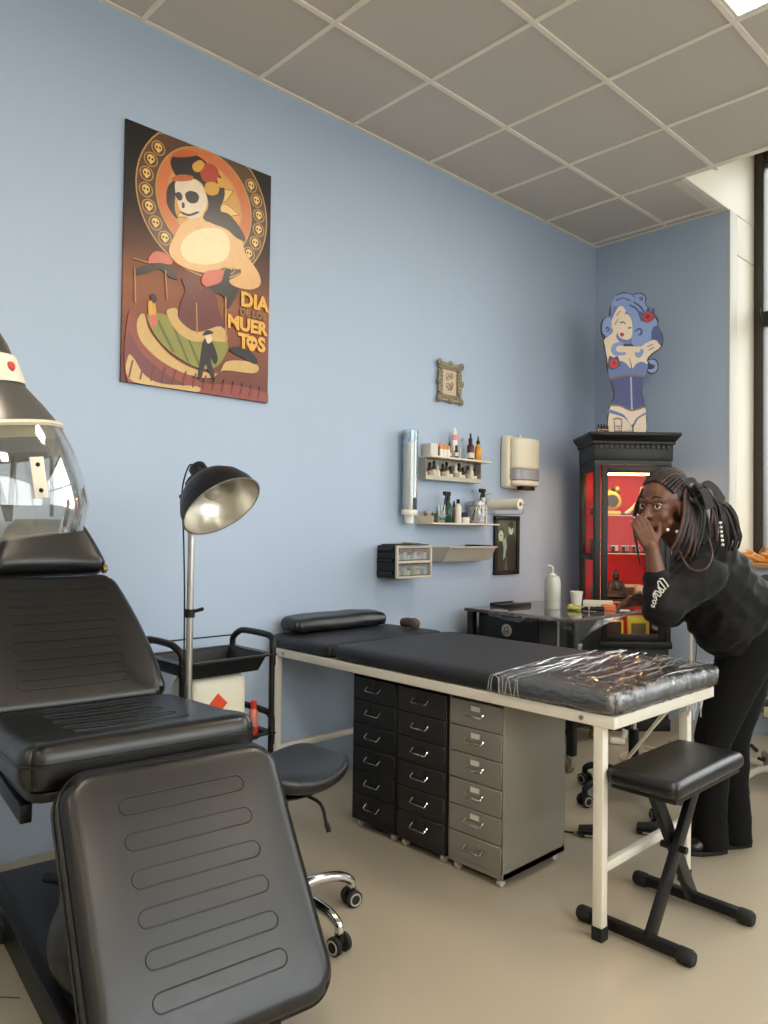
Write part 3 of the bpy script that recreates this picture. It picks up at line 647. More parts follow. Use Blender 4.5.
# ---- upper shelf rack
GREYM = mat('shelf_grey_metal', (170, 164, 152), 0.45, metal=0.3, var=0.06, vscale=20)
SHELFW = mat('shelf_cream', (222, 212, 192), 0.45, var=0.05, vscale=15)
ur = thing('wall_rack', 'short metal wall rack with an open lower bin full of small bottles', 'shelf', (0.0, 3.337, 1.638))
r_ = MB(); r_.box(0.001, 0.004, 0, 0.525, 0, 0.13)
r_.build('back_plate', GREYM, ur)
MB().box(0.004, 0.062, 0, 0.525, 0, 0.004).build('bottom_plate', GREYM, ur)
MB().box(0.004, 0.062, 0, 0.003, 0.004, 0.13).build('side_plate', GREYM, ur); MB().box(0.004, 0.062, 0.522, 0.525, 0.004, 0.13).build('side_plate', GREYM, ur)
MB().box(0.058, 0.062, 0.003, 0.522, 0.004, 0.026).build('front_rail', GREYM, ur)
MB().box(0.001, 0.112, 0.0, 0.575, 0.131, 0.143).build('top_shelf', SHELFW, ur, bevel=0.002)
# ---- lower shelf
ls = thing('wall_shelf', 'narrow cream metal wall shelf with spray bottles and jars on it', 'shelf', (0.0, 3.31, 1.366))
MB().box(0.001, 0.15, 0, 0.64, 0, 0.01).build('board', SHELFW, ls, bevel=0.002)
MB().box(0.001, 0.005, 0, 0.64, 0.01, 0.06).build('back_lip', SHELFW, ls); MB().box(0.005, 0.15, 0, 0.004, 0.01, 0.05).build('end_lip', SHELFW, ls)
# ---- bottles
def bottle(name, label, cat, loc, prof, m, cap=None, capm=None, labelband=None, lm=None, group=None, n=16):
    t = thing(name, label, cat, loc, random.uniform(-0.4, 0.4), group)
    MB().lathe(prof, n).build('body', m, t)
    if cap: MB().lathe(cap, n).build('cap', capm or BLACK_PLASTIC, t)
    if labelband:
        r, z0, z1 = labelband; MB().lathe([(r - 0.001, z0), (r, z0), (r, z1), (r - 0.001, z1)], n).build('paper_label', lm or MATS['paper_cup'], t)
    return t
def bprof(r, h, neck, nh): return [(r * 0.9, 0), (r, 0.004), (r, h * 0.82), (r * 0.75, h * 0.93), (neck, h), (neck, h + nh)]
inks = [('brown', (92, 52, 34)), ('black', (30, 28, 28)), ('dark green', (34, 62, 48)), ('white', (222, 216, 204)), ('black', (26, 25, 26)), ('olive', (86, 84, 56)), ('dark brown', (52, 34, 28)), ('white', (214, 208, 198)), ('maroon', (92, 40, 36)), ('black', (32, 30, 34)), ('grey', (120, 116, 110)), ('white', (226, 220, 208)), ('dark red', (84, 32, 30))]
ordn = ['leftmost', 'second', 'third', 'fourth', 'fifth', 'sixth', 'seventh', 'eighth', 'ninth', 'tenth', 'eleventh', 'twelfth', 'rightmost']
for i, (cn, cc) in enumerate(inks):
    y = 3.362 + i * 0.0395
    h = 0.062 + 0.012 * ((i * 7) % 3)
    bottle('ink_bottle', '%s small %s bottle in the lower bin of the metal rack' % (ordn[i], cn), 'bottle', (0.032 + 0.004 * ((i * 5) % 3 - 1), y, 1.642),
           bprof(0.0165, h, 0.008, 0.008), mat('ink_%d' % i, cc, 0.35, var=0.1), [(0.0095, h + 0.004), (0.0095, h + 0.022), (0.006, h + 0.03)], BLACK_PLASTIC if i % 4 != 3 else WHITE_PLASTIC,
           (0.0169, h * 0.15, h * 0.7), mat('ink_label_%d' % (i % 3), [(226, 220, 206), (176, 150, 120), (214, 206, 190)][i % 3], 0.6, var=0.1), 'small bottles in the rack bin')
ZT = 1.638 + 0.1435
bx = thing('carton', 'small white carton standing at the left end of the rack top', 'box', (0.05, 3.40, ZT))
MB().box(-0.035, 0.035, -0.045, 0.02, 0, 0.075).build('box_body', mat('white_card', (216, 212, 202), 0.6, var=0.04), bx, bevel=0.002)
MB().box(-0.036, 0.036, 0.021, 0.032, 0, 0.06).build('flap', BLACK_PLASTIC, bx)
ORANGE = mat('orange_lid', (226, 150, 96), 0.45, var=0.1)
for i in range(3):
    t = thing('small_jar', ['leftmost', 'middle', 'rightmost'][i] + ' white jar with an orange lid on the rack top', 'jar', (0.075, 3.452 + i * 0.034, ZT), 0, 'orange lidded jars')
    MB().lathe([(0.014, 0), (0.015, 0.004), (0.015, 0.045), (0.012, 0.05)], 14).build('body', WHITE_PLASTIC, t)
    MB().lathe([(0.016, 0.046), (0.016, 0.062), (0.012, 0.072), (0.006, 0.086 - 0.008 * i)], 14).build('lid', ORANGE, t)
for i in range(2):
    bottle('dropper_bottle', ['short dark dropper bottle left of the tall white tube', 'small dark capped bottle in front of the tall white tube'][i], 'bottle', (0.06 + 0.03 * i, 3.552 + i * 0.03, ZT), bprof(0.014, 0.05, 0.007, 0.01), mat('dark_glass', (40, 38, 34), 0.25, var=0.1), [(0.008, 0.056), (0.008, 0.075), (0.004, 0.1 - i * 0.02)], BLACK_PLASTIC, (0.0145, 0.01, 0.035), MATS['white_card'])
tb = thing('cream_tube', 'tall white cream tube with a pink print on the rack top', 'tube', (0.05, 3.612, ZT))
MB().lathe([(0.019, 0), (0.02, 0.03), (0.021, 0.1), (0.014, 0.17), (0.005, 0.195)], 16, 0, Matrix.Diagonal((0.7, 1.1, 1, 1))).build('body', WHITE_PLASTIC, tb)
MB().lathe([(0.0205, 0.115), (0.0207, 0.115), (0.0185, 0.15), (0.018, 0.15)], 16, 0, Matrix.Diagonal((0.72, 1.13, 1, 1))).build('print_band', mat('pink_print', (226, 150, 136), 0.5, var=0.1), tb)
gt = thing('spatula', 'grey metal spatula leaning beside the tall white tube', 'tool', (0.06, 3.645, ZT))
MB().tube(smoothpath([(0, 0, 0), (0, 0.008, 0.06), (0, 0.02, 0.11), (-0.01, 0.045, 0.135)]), [0.005] * 13 + [0.008] * 5 + [0.004], 8).build('blade', STEEL, gt)
bottle('dropper_bottle', 'maroon dropper bottle with a tall black tip on the rack top', 'bottle', (0.07, 3.742, ZT), bprof(0.023, 0.105, 0.01, 0.012), mat('maroon_glass', (74, 30, 40), 0.2, var=0.1), [(0.013, 0.108), (0.013, 0.135), (0.007, 0.14), (0.005, 0.17)], BLACK_PLASTIC, (0.0235, 0.012, 0.045), MATS['white_card'])
bottle('oil_bottle', 'amber orange oil bottle with a black tip on the rack top', 'bottle', (0.085, 3.80, ZT), bprof(0.022, 0.10, 0.009, 0.012), mat('amber_oil', (224, 150, 34), 0.2, var=0.08), [(0.012, 0.104), (0.012, 0.126), (0.006, 0.13), (0.004, 0.155)], BLACK_PLASTIC)
# lower shelf things
ZL = 1.3765
for i in range(2):
    t = thing('small_tin', ['dull grey tin at the left end of the lower wall shelf', 'dark green tin second from the left on the lower wall shelf'][i], 'tin', (0.06, 3.36 + i * 0.055, ZL))
    MB().lathe([(0.022, 0), (0.024, 0.003), (0.024, 0.055), (0.022, 0.06)], 16).build('body', [mat('dull_tin', (140, 134, 122), 0.4, metal=0.4, var=0.1), mat('green_tin', (74, 84, 72), 0.5, var=0.1)][i], t)
    MB().lathe([(0.025, 0.058), (0.025, 0.068), (0.0, 0.07)], 16).build('lid', GREYM, t)
gc = thing('glass_cup', 'small clear cup with a teal pattern on the lower wall shelf', 'cup', (0.10, 3.435, ZL))
MB().lathe([(0.026, 0), (0.032, 0.075), (0.030, 0.075), (0.024, 0.004)], 20).build('cup_wall', thin_clear('cup_glass', gloss=0.2, milky=0.15), gc)
TEAL = mat('teal_print', (52, 112, 110), 0.5, var=0.2)
tp = MB()
for i in range(7): 
    a = i * 0.9; tp.sphere((0.029 * math.cos(a), 0.029 * math.sin(a), 0.025 + 0.02 * (i % 2)), (0.009, 0.009, 0.010), 8)
tp.build('pattern', TEAL, gc)['kind'] = 'stuff'
for k in range(3): MB().cyl((0.01 * k - 0.01, 0.005 * k, 0.004), (0.014 * k - 0.018, 0.012 * k, 0.11), 0.003, n=6).build('stick', STEEL, gc)
def spray(label, loc, body, h, r, rz, trig=BLACK_PLASTIC):
    t = thing('spray_bottle', label, 'spray bottle', loc, rz)
    MB().lathe([(r * 0.92, 0), (r, 0.005), (r, h * 0.55), (r * 0.8, h * 0.75), (r * 0.4, h * 0.93), (r * 0.38, h)], 18).build('body', body, t)
    MB().lathe([(r * 0.48, h * 0.98), (r * 0.48, h + 0.022), (r * 0.3, h + 0.028)], 14).build('collar', trig, t)
    q = MB(); q.box(-0.055, 0.03, -0.011, 0.011, h + 0.026, h + 0.052); q.build('head', trig, t, bevel=0.005)
    MB().tube(smoothpath([(-0.02, 0, h + 0.03), (-0.034, 0, h + 0.01), (-0.05, 0, h - 0.022)]), 0.0055, 8).build('trigger', trig, t)
    MB().cyl((-0.055, 0, h + 0.042), (-0.066, 0, h + 0.042), 0.007).build('nozzle', trig, t)
    return t
spray('dark green spray bottle with a black trigger on the lower wall shelf', (0.085, 3.512, ZL), mat('green_glass', (22, 58, 44), 0.18, var=0.1), 0.14, 0.033, 1.9)
bottle('pump_bottle', 'white bottle with a black cap beside the green spray bottle', 'bottle', (0.125, 3.565, ZL), bprof(0.02, 0.115, 0.008, 0.008), WHITE_PLASTIC, [(0.011, 0.12), (0.011, 0.145), (0.0, 0.148)], BLACK_PLASTIC)
bottle('lotion_bottle', 'brownish lotion bottle with a black tip on the lower wall shelf', 'bottle', (0.06, 3.60, ZL), bprof(0.018, 0.09, 0.007, 0.01), mat('brown_lotion', (150, 116, 96), 0.4, var=0.1), [(0.009, 0.098), (0.009, 0.115), (0.003, 0.14)], BLACK_PLASTIC)
wj = thing('cream_jar', 'squat white cream jar at the front of the lower wall shelf', 'jar', (0.118, 3.64, ZL)); MB().lathe([(0.026, 0), (0.028, 0.003), (0.028, 0.022), (0.026, 0.024)], 18).build('body', WHITE_PLASTIC, wj); MB().lathe([(0.029, 0.0235), (0.029, 0.036), (0.0, 0.038)], 18).build('lid', WHITE_PLASTIC, wj)
bk = thing('black_jar', 'black jar between the cream jar and the big clear jar', 'jar', (0.06, 3.685, ZL)); MB().lathe([(0.028, 0), (0.03, 0.004), (0.03, 0.05), (0.026, 0.056)], 16).build('body', BLACK_PLASTIC, bk); MB().lathe([(0.029, 0.055), (0.029, 0.068), (0, 0.07)], 16).build('lid', BLACK_PLASTIC, bk)
jr = thing('storage_jar', 'big clear jar of small packets with a steel lid on the lower wall shelf', 'jar', (0.085, 3.80, ZL))
MB().lathe([(0.052, 0), (0.055, 0.005), (0.055, 0.11), (0.05, 0.12), (0.048, 0.12), (0.053, 0.108), (0.053, 0.006)], 24).build('glass', thin_clear('jar_glass', gloss=0.25, milky=0.1), jr)
MB().lathe([(0.056, 0.115), (0.057, 0.14), (0.05, 0.143), (0.0, 0.143)], 24).build('lid', STEEL, jr)
pkm = [mat('packet_a', (220, 214, 204), 0.6, var=0.1), mat('packet_b', (70, 66, 64), 0.6, var=0.1)]
for i in range(12):
    a = i * 2.4; rr = 0.012 + 0.022 * (i % 3) / 2
    MB().box(-0.012, 0.012, -0.002, 0.002, 0, 0.075, 0, TR(rr * math.cos(a), rr * math.sin(a), 0.008 + 0.012 * (i % 2), 0.25 * math.sin(a), 0.2 * math.cos(a), a)).build('packet', pkm[i % 2 if i % 3 else 0], jr)
spray('white spray bottle with a black trigger behind the big clear jar', (0.06, 3.885, ZL), WHITE_PLASTIC, 0.175, 0.03, 1.9)
# ---- paper towel dispenser
td = thing('towel_dispenser', 'cream wall dispenser for paper towels with a grey window band', 'dispenser', (0.0, 4.295, 1.625))
CREAMP = mat('cream_dispenser', (232, 222, 200), 0.35, var=0.03)
MB().box(0.001, 0.075, -0.16, 0.15, 0, 0.355).build('back_case', CREAMP, td, bevel=0.022, seg=4)
g = MB()
prof = []
def belly(z0, z1, s, n=18):
    vs = []; fs = []
    for k, (z, q) in enumerate(((z0, s), (z1, s))):
        for i in range(n + 1):
            a = -PI / 2 + PI * i / n
            vs.append((0.074 + 0.085 * q * max(0, math.cos(a)) ** 0.6, -0.004 + 0.142 * q * math.sin(a), z))
    for i in range(n): fs.append((i, i + 1, n + 2 + i, n + 1 + i))
    fs.append(tuple(range(n, -1, -1))); fs.append(tuple(range(n + 1, 2 * n + 2))); fs.append((0, n + 1, 2 * n + 1, n))
    return vs, fs
g.add(*belly(0.125, 0.34, 1.0)).add(*belly(0.012, 0.055, 0.98)); g.build('cover', CREAMP, td, bevel=0.02, seg=4)
MB().add(*belly(0.056, 0.124, 0.985)).build('window_band', mat('smoky_window', (158, 156, 160), 0.25, var=0.06, vscale=30), td)
MB().box(0.08, 0.13, -0.07, 0.07, -0.014, 0.012).build('outlet', BLACK_PLASTIC, td, bevel=0.003)
MB().cyl((0.05, 0.0, 0.355), (0.05, 0, 0.372), 0.01).build('lock', STEEL, td)
# ---- paper roll on its holder, sticking out of the wall
ro = thing('paper_roll', 'white paper roll on a wire holder sticking out of the wall', 'paper roll', (0.0, 4.0, 1.505))
prl = MB().lathe([(0.013, 0.03), (0.036, 0.03), (0.036, 0.275), (0.013, 0.275), (0.013, 0.03)], 24, 0, frame((0, 0, 0), (1, 0, 0)))
prl.build('roll', mat('tissue_paper', (236, 230, 216), 0.8, var=0.03, bump=0.1), ro)
MB().cyl((0.028, 0, 0), (0.277, 0, 0), 0.0129, n=12).build('core', mat('card_core', (120, 100, 80), 0.8, var=0.1), ro)
MB().tube(smoothpath([(0.0, 0, 0), (0.02, 0, 0.0), (0.1, 0, 0.0), (0.285, 0, 0), (0.298, 0, -0.02), (0.288, 0, -0.06), (0.2, 0, -0.065), (0.0, 0, -0.062)], 5), 0.0035, 7).build('wire', STEEL, ro)
MB().tube(smoothpath([(0.0, -0.03, 0.02), (0.02, -0.04, 0.06), (0.06, -0.02, 0.07), (0.08, 0.0, 0.03)], 5), 0.003, 7).build('wire', STEEL, ro)
# ---- drawer organiser
og = thing('drawer_organizer', 'small black wall organizer with two clear front drawers', 'organizer', (0.0, 3.145, 1.055))
MB().box(0.001, 0.15, -0.145, -0.135, 0, 0.185).box(0.001, 0.15, 0.135, 0.145, 0, 0.185).box(0.001, 0.15, -0.135, 0.135, 0.175, 0.185).box(0.001, 0.15, -0.135, 0.135, 0, 0.01).box(0.001, 0.01, -0.135, 0.135, 0.01, 0.175).build('case', BLACK_PLASTIC, og, bevel=0.004)
for z in (0.03, 0.1, 0.16): MB().cyl((0.015, -0.146, z), (0.135, -0.146, z), 0.012, n=10).build('rib', BLACK_PLASTIC, og)
fr = MB()
fr.box(0.15, 0.165, -0.145, 0.145, 0.172, 0.187).box(0.15, 0.165, -0.145, 0.145, 0, 0.012).box(0.15, 0.165, -0.145, -0.132, 0.012, 0.172).box(0.15, 0.165, 0.132, 0.145, 0.012, 0.172).box(0.15, 0.165, -0.132, 0.132, 0.085, 0.1)
fr.build('front_frame', mat('cream_frame', (198, 188, 166), 0.45, var=0.05), og, bevel=0.002)
for k, z in enumerate((0.014, 0.102)):
    d = MB().box(0.02, 0.158, -0.13, 0.13, z, z + 0.003).box(0.155, 0.158, -0.13, 0.13, z + 0.003, z + 0.066).build('drawer', thin_clear('drawer_clear', gloss=0.15, milky=0.1), og)
    for i in range(9):
        c = [(226, 200, 70), (120, 150, 110), (214, 206, 180), (236, 214, 90), (90, 110, 90), (200, 170, 80)][i % 6] if k == 0 else [(206, 198, 180), (186, 176, 160), (214, 208, 196)][i % 3]
        MB().box(0.06, 0.146, -0.125 + i * 0.0275, -0.102 + i * 0.0275, z + 0.004, z + 0.03 + 0.008 * (i % 3)).build('small_pack', mat('pack_%d_%d' % (k, i % 6), c, 0.6, var=0.15, vscale=60), d)
tr_ = thing('black_board', 'thin black board lying on top of the drawer organizer', 'board', (0.0, 3.14, 1.2425)); MB().box(0.003, 0.175, -0.11, 0.11, 0, 0.006).build('board', BLACK_PLASTIC, tr_, bevel=0.002)
sp_ = thing('drip_plate', 'flat cream drip plate under the cup dispenser', 'plate', (0.085, 3.2, 1.2488)); MB().lathe([(0.03, 0), (0.055, 0.004), (0.06, 0.01), (0.055, 0.008), (0.03, 0.004)], 20).build('plate', WHITE_PLASTIC, sp_)
# ---- slanted metal tray
ty = thing('wall_tray', 'grey beige slanted metal tray fixed beside the drawer organizer', 'tray', (0.0, 3.685, 1.14))
BEIGE = mat('beige_metal', (186, 178, 162), 0.45, metal=0.15, var=0.05, vscale=15)
def slab(pts, y0, y1):
    return MB().prism(pts, y1 - y0, 0, Matrix(((1, 0, 0, 0), (0, 0, -1, y1), (0, 1, 0, 0), (0, 0, 0, 1))))
slab([(0.001, 0), (0.1, 0), (0.15, 0.085), (0.146, 0.087), (0.097, 0.004), (0.001, 0.004)], -0.225, 0.225).build('tray_body', BEIGE, ty)
for y in (-0.228, 0.225): slab([(0.001, 0), (0.1, 0), (0.15, 0.085), (0.001, 0.085)], y, y + 0.003).build('end_plate', BEIGE, ty)
MB().box(0.145, 0.158, -0.237, 0.237, 0.083, 0.092).build('front_lip', BEIGE, ty, bevel=0.002)
MB().box(0.001, 0.02, -0.237, 0.237, 0.083, 0.092).build('back_lip', BEIGE, ty, bevel=0.002)
bl = thing('black_bar', 'flat black bar resting on the slanted metal tray', 'bar', (0.09, 3.81, 1.2325)); MB().box(-0.075, 0.06, -0.05, 0.06, 0, 0.008).build('bar', BLACK_PLASTIC, bl, bevel=0.002)
# ---- dark framed print
dp = wallthing('framed_print', 'black framed green-tinted print of two pale figures', 'picture frame', 4.07, 1.033)
w_, h_ = 0.276, 0.402
f = MB()
for (x0, x1, y0, y1) in ((0, w_, 0, 0.03), (0, w_, h_ - 0.03, h_), (0, 0.03, 0.03, h_ - 0.03), (w_ - 0.03, w_, 0.03, h_ - 0.03)): f.box(x0, x1, y0, y1, 0, 0.018)
f.build('frame', BLACK_METAL, dp, bevel=0.002)
gm = [mat('print_a', (78, 92, 76), 0.4, var=0.3, vscale=12), mat('print_b', (34, 40, 34), 0.4, var=0.2), mat('print_c', (188, 208, 184), 0.4, var=0.15, vscale=20), mat('print_d', (140, 176, 156), 0.4, var=0.2)]
p_ = MB(); p_.box(0.028, w_ - 0.028, 0.028, h_ - 0.028, 0.002, 0.008, 0)
def pp(poly, k, z): p_.prism(poly, z - 0.004, k, None, 0.004)
pp([(0.03, 0.2), (0.07, 0.24), (0.11, 0.2), (0.13, 0.1), (0.12, 0.03), (0.03, 0.03)], 1, 0.0084)
pp([(0.12, 0.23), (0.17, 0.28), (0.23, 0.27), (0.245, 0.2), (0.245, 0.03), (0.15, 0.03)], 1, 0.0085)
pp(disc(0.075, 0.265, 0.027, 18, 0.038), 2, 0.0088); pp(disc(0.08, 0.285, 0.034, 18, 0.03), 1, 0.0086)
pp(disc(0.185, 0.31, 0.027, 18, 0.038), 2, 0.0089); pp(disc(0.19, 0.338, 0.03, 18, 0.022), 1, 0.0091)
pp([(0.09, 0.235), (0.13, 0.25), (0.14, 0.19), (0.12, 0.12), (0.1, 0.1), (0.105, 0.18)], 3, 0.0092)
for dx, dy in ((0.066, 0.268), (0.085, 0.268), (0.176, 0.312), (0.194, 0.312)): pp(disc(dx, dy, 0.005, 8), 1, 0.0094)
p_.build('print', gm, dp, smooth=False)
# ================================================================== TREATMENT BED AND WHAT STANDS UNDER IT
bed = thing('treatment_bed', 'long treatment bed with black padding on a white metal frame', 'bed', (0.965, 2.60, 0))
bx0, bx1, by0, by1 = -0.945, 0.968, -0.355, 0.405
fr = MB()
fr.box(bx0, bx1, by0, by0 + 0.03, 0.695, 0.735).box(bx0, bx1, by1 - 0.03, by1, 0.695, 0.735).box(bx0, bx0 + 0.03, by0 + 0.03, by1 - 0.03, 0.695, 0.735).box(bx1 - 0.03, bx1, by0 + 0.03, by1 - 0.03, 0.695, 0.735)
fr.box(bx0 + 0.03, bx1 - 0.03, by0 + 0.03, by1 - 0.03, 0.722, 0.735)
fr.build('frame', WHITE_PAINT, bed, bevel=0.002)
for x in (bx0 + 0.045, bx1 - 0.058):
    for y in (by0 + 0.0175, by1 - 0.125):
        lg = MB().box(x - 0.0175, x + 0.0175, y - 0.0175, y + 0.0175, 0.03, 0.694).build('leg', WHITE_PAINT, bed, bevel=0.002)
        MB().box(x - 0.02, x + 0.02, y - 0.02, y + 0.02, 0.0, 0.045).build('foot_cap', RUBBER, lg, bevel=0.003)
    MB().box(x - 0.012, x + 0.012, by0 + 0.036, by1 - 0.144, 0.215, 0.245).build('crossbar', WHITE_PAINT, bed, bevel=0.002)
MB().bar((bx1 - 0.1, by1 - 0.09, 0.70), (bx1 - 0.36, by1 - 0.09, 0.34), 0.02, 0.012, 0, (0, 1, 0)).build('brace', WHITE_PAINT, bed, bevel=0.002)
for x in (bx1 - 0.12, bx0 + 0.12): MB().cyl((x, by0 - 0.006, 0.715), (x, by0 + 0.002, 0.715), 0.008, n=10).build('bolt', STEEL, bed)
def vinyl_warp(p):
    n = noise.noise(Vector((p.x * 6, p.y * 6, 3.1))) * 0.002
    return (p.x, p.y, p.z + (n if p.z > 0.03 else 0))
MB().pad(0.255, 0.395, 0.062, 0.026, 0.05, 0.008, 20, 20, 5, 0, TR(-0.70, 0.03, 0.736, 0, -0.01), vinyl_warp).build('head_pad', BED_VINYL, bed)
MB().pad(0.71, 0.397, 0.068, 0.028, 0.04, 0.006, 40, 20, 5, 0, TR(0.272, 0.03, 0.736), vinyl_warp).build('main_pad', BED_VINYL, bed)
# stretch film round the foot end
FILM = thin_clear('stretch_film', gloss=0.5, rough=0.05, milky=0.015, bump=0.7, bscale=22, stretch=(1.0, 6.0, 3.0))
def film_warp(p):
    n = noise.noise(Vector((p.x * 9 + p.y * 5, p.y * 22 - p.x * 6, p.z * 14))) * 0.008 + (0.5 - abs(noise.noise(Vector((p.x * 7 + p.y * 34, p.y * 9 - p.x * 4, p.z * 20))))) * 0.012 + noise.noise(Vector((p.x * 50, p.y * 70, p.z * 50))) * 0.0018
    return (p.x + n * 0.4, p.y + n * 0.5, p.z + abs(n) + 0.0006)
MB().pad(0.255, 0.405, 0.080, 0.032, 0.045, 0.008, 90, 90, 8, 0, TR(0.735, 0.03, 0.7315), film_warp).build('film_wrap', FILM, bed, label='crinkled clear stretch film')
fm = MB(); rnd = random.Random(3)
zt_ = 0.8245
for i in range(80):  # milky threads laid on as the white window glints of the wrinkled film
    x = rnd.uniform(0.5, 0.97); y = rnd.uniform(-0.34, 0.4); L = rnd.uniform(0.06, 0.3); dx = rnd.uniform(-0.35, 0.1)
    fm.tube(smoothpath([(x + dx * L * q + rnd.uniform(-.004, .004), min(0.42, y + L * q), zt_ + 0.0015 + rnd.uniform(0, .002)) for q in (0, 0.33, 0.66, 1)], 3), [0.0002, 0.0009, 0.0012, 0.0012, 0.0013, 0.0013, 0.0012, 0.0011, 0.0008, 0.0002], 4)
for i in range(9):
    x = 0.48 + 0.012 * i * (1 + 0.3 * rnd.random()); 
    fm.tube(smoothpath([(x + rnd.uniform(-.01, .01), -0.381, 0.742), (x + rnd.uniform(-.01, .01), -0.378, 0.795), (x + rnd.uniform(-.02, .02), -0.35, 0.812), (x + rnd.uniform(-.03, .03), 0.0, 0.8155), (x + rnd.uniform(-.03, .03), 0.33, 0.812)], 5), 0.0012, 4)
fm.build('film_edge_glints', thin_clear('film_fold_glint', gloss=0.9, milky=0.35), bed)['kind'] = 'stuff'
kn = MB()
for i in range(10):
    a = rnd.uniform(0, 6.28); kn.tube(smoothpath([(0.93 + rnd.uniform(-.02, .02), 0.2 + 0.015 * i, 0.735), (0.955, 0.2 + 0.015 * i, 0.70), (0.95 + rnd.uniform(-.02, .01), 0.21 + 0.014 * i, 0.66 - 0.01 * (i % 4))], 4), 0.0025, 4)
kn.build('film_tatter', MATS['film_fold_glint'], bed)['kind'] = 'stuff'
MB().cyl((0.0, 0.36, 0.75), (0.0, 0.36, 0.75001), 0.001, n=4)
bol = thing('bolster', 'black vinyl roll pillow across the head end of the treatment bed', 'pillow', (0.112, 2.6, 0.812))
MB().pad(0.085, 0.315, 0.066, 0.032, 0.035, 0.012, 20, 30, 8, 0, TR(0, 0, 0, 0, 0.08), lambda p: (p.x, p.y, p.z + noise.noise(Vector((p.x * 14, p.y * 9, p.z * 9))) * 0.004)).build('cushion', BLACK_LEATHER, bol)
bagm = mat('brown_paper', (70, 56, 48), 0.6, var=0.2)
cw = thing('brown_pouch', 'small crumpled dark brown pouch behind the treatment bed pad', 'pouch', (0.34, 2.93, 0.812))
MB().pad(0.06, 0.03, 0.035, 0.014, 0.02, 0.012, 12, 8, 4, 0, TR(0, 0, 0), lambda p: (p.x, p.y, p.z + noise.noise(p * 30) * 0.006)).build('pouch', bagm, cw)
# ---- drawer cabinets
def cabinet(label, x, mbody, hasl, w=0.268):
    t = thing('drawer_cabinet', label, 'drawer cabinet', (x, 2.495, 0), 0, 'drawer cabinets under the bed')
    d0, d1 = -0.205, 0.205
    b = MB(); a = w / 2
    b.box(-a, -a + 0.004, d0, d1, 0.035, 0.685).box(a - 0.004, a, d0, d1, 0.035, 0.685).box(-a, a, d0, d1, 0.681, 0.6851).box(-a, a, d1 - 0.004, d1, 0.035, 0.685).box(-a, a, d0 + 0.004, d1, 0.035, 0.06).box(-a + 0.004, a - 0.004, d0 + 0.03, d0 + 0.034, 0.06, 0.68)
    b.build('body', mbody, t, bevel=0.0015, seg=1)
    z0 = 0.058; dh = 0.103
    for i in range(6):
        z = z0 + i * dh
        dr = MB().box(-a + 0.007, a - 0.007, d0 - 0.002, d0 + 0.02, z, z + dh - 0.004).build('drawer', mbody, t, bevel=0.002, seg=1)
        zh = z + 0.05
        MB().tube([(-0.042, d0 - 0.003, zh + 0.012), (-0.042, d0 - 0.018, zh), (-0.038, d0 - 0.02, zh - 0.004), (0.038, d0 - 0.02, zh - 0.004), (0.042, d0 - 0.018, zh), (0.042, d0 - 0.003, zh + 0.012)], 0.003, 6).build('handle', CHROME, dr)
        if hasl or True:
            hm = MB()
            hm.box(-0.026, 0.026, d0 - 0.004, d0 - 0.002, zh + 0.006, zh + 0.01).box(-0.026, -0.022, d0 - 0.004, d0 - 0.002, zh + 0.006, zh + 0.036).box(0.022, 0.026, d0 - 0.004, d0 - 0.002, zh + 0.006, zh + 0.036)
            hm.build('label_holder', mbody if not hasl else STEEL, dr)
        if hasl and i > 0: MB().box(-0.0215, 0.0215, d0 - 0.0035, d0 - 0.0021, zh + 0.014, zh + 0.033).build('label_card', MATS['white_card'], dr)
    for sx in (-1, 1):
        for y in (d0 + 0.03, d1 - 0.03):
            c = MB().cyl((sx * (a - 0.03), y, 0.018), (sx * (a - 0.03), y, 0.036), 0.006, n=8).cyl((sx * (a - 0.03) - 0.008, y, 0.017), (sx * (a - 0.03) + 0.008, y, 0.017), 0.017, n=14)
            c.build('caster', mat('pale_caster', (196, 190, 176), 0.4, var=0.05), t)
    return t
CAB_BLACK = mat('cabinet_black', (27, 27, 30), 0.45, metal=0.1, var=0.08)
CAB_BLACK2 = mat('cabinet_charcoal', (40, 38, 37), 0.45, metal=0.1, var=0.08)
CAB_GREY = mat('cabinet_grey', (139, 134, 126), 0.42, metal=0.25, var=0.04, vscale=6)
cabinet('blue-black metal drawer cabinet under the bed, farthest from the grey one', 0.752, CAB_BLACK, False, 0.274)
cabinet('black metal drawer cabinet under the bed, right beside the grey one', 1.036, CAB_BLACK2, False, 0.276)
cabinet('grey metal drawer cabinet with white label cards under the bed', 1.324, CAB_GREY, True)
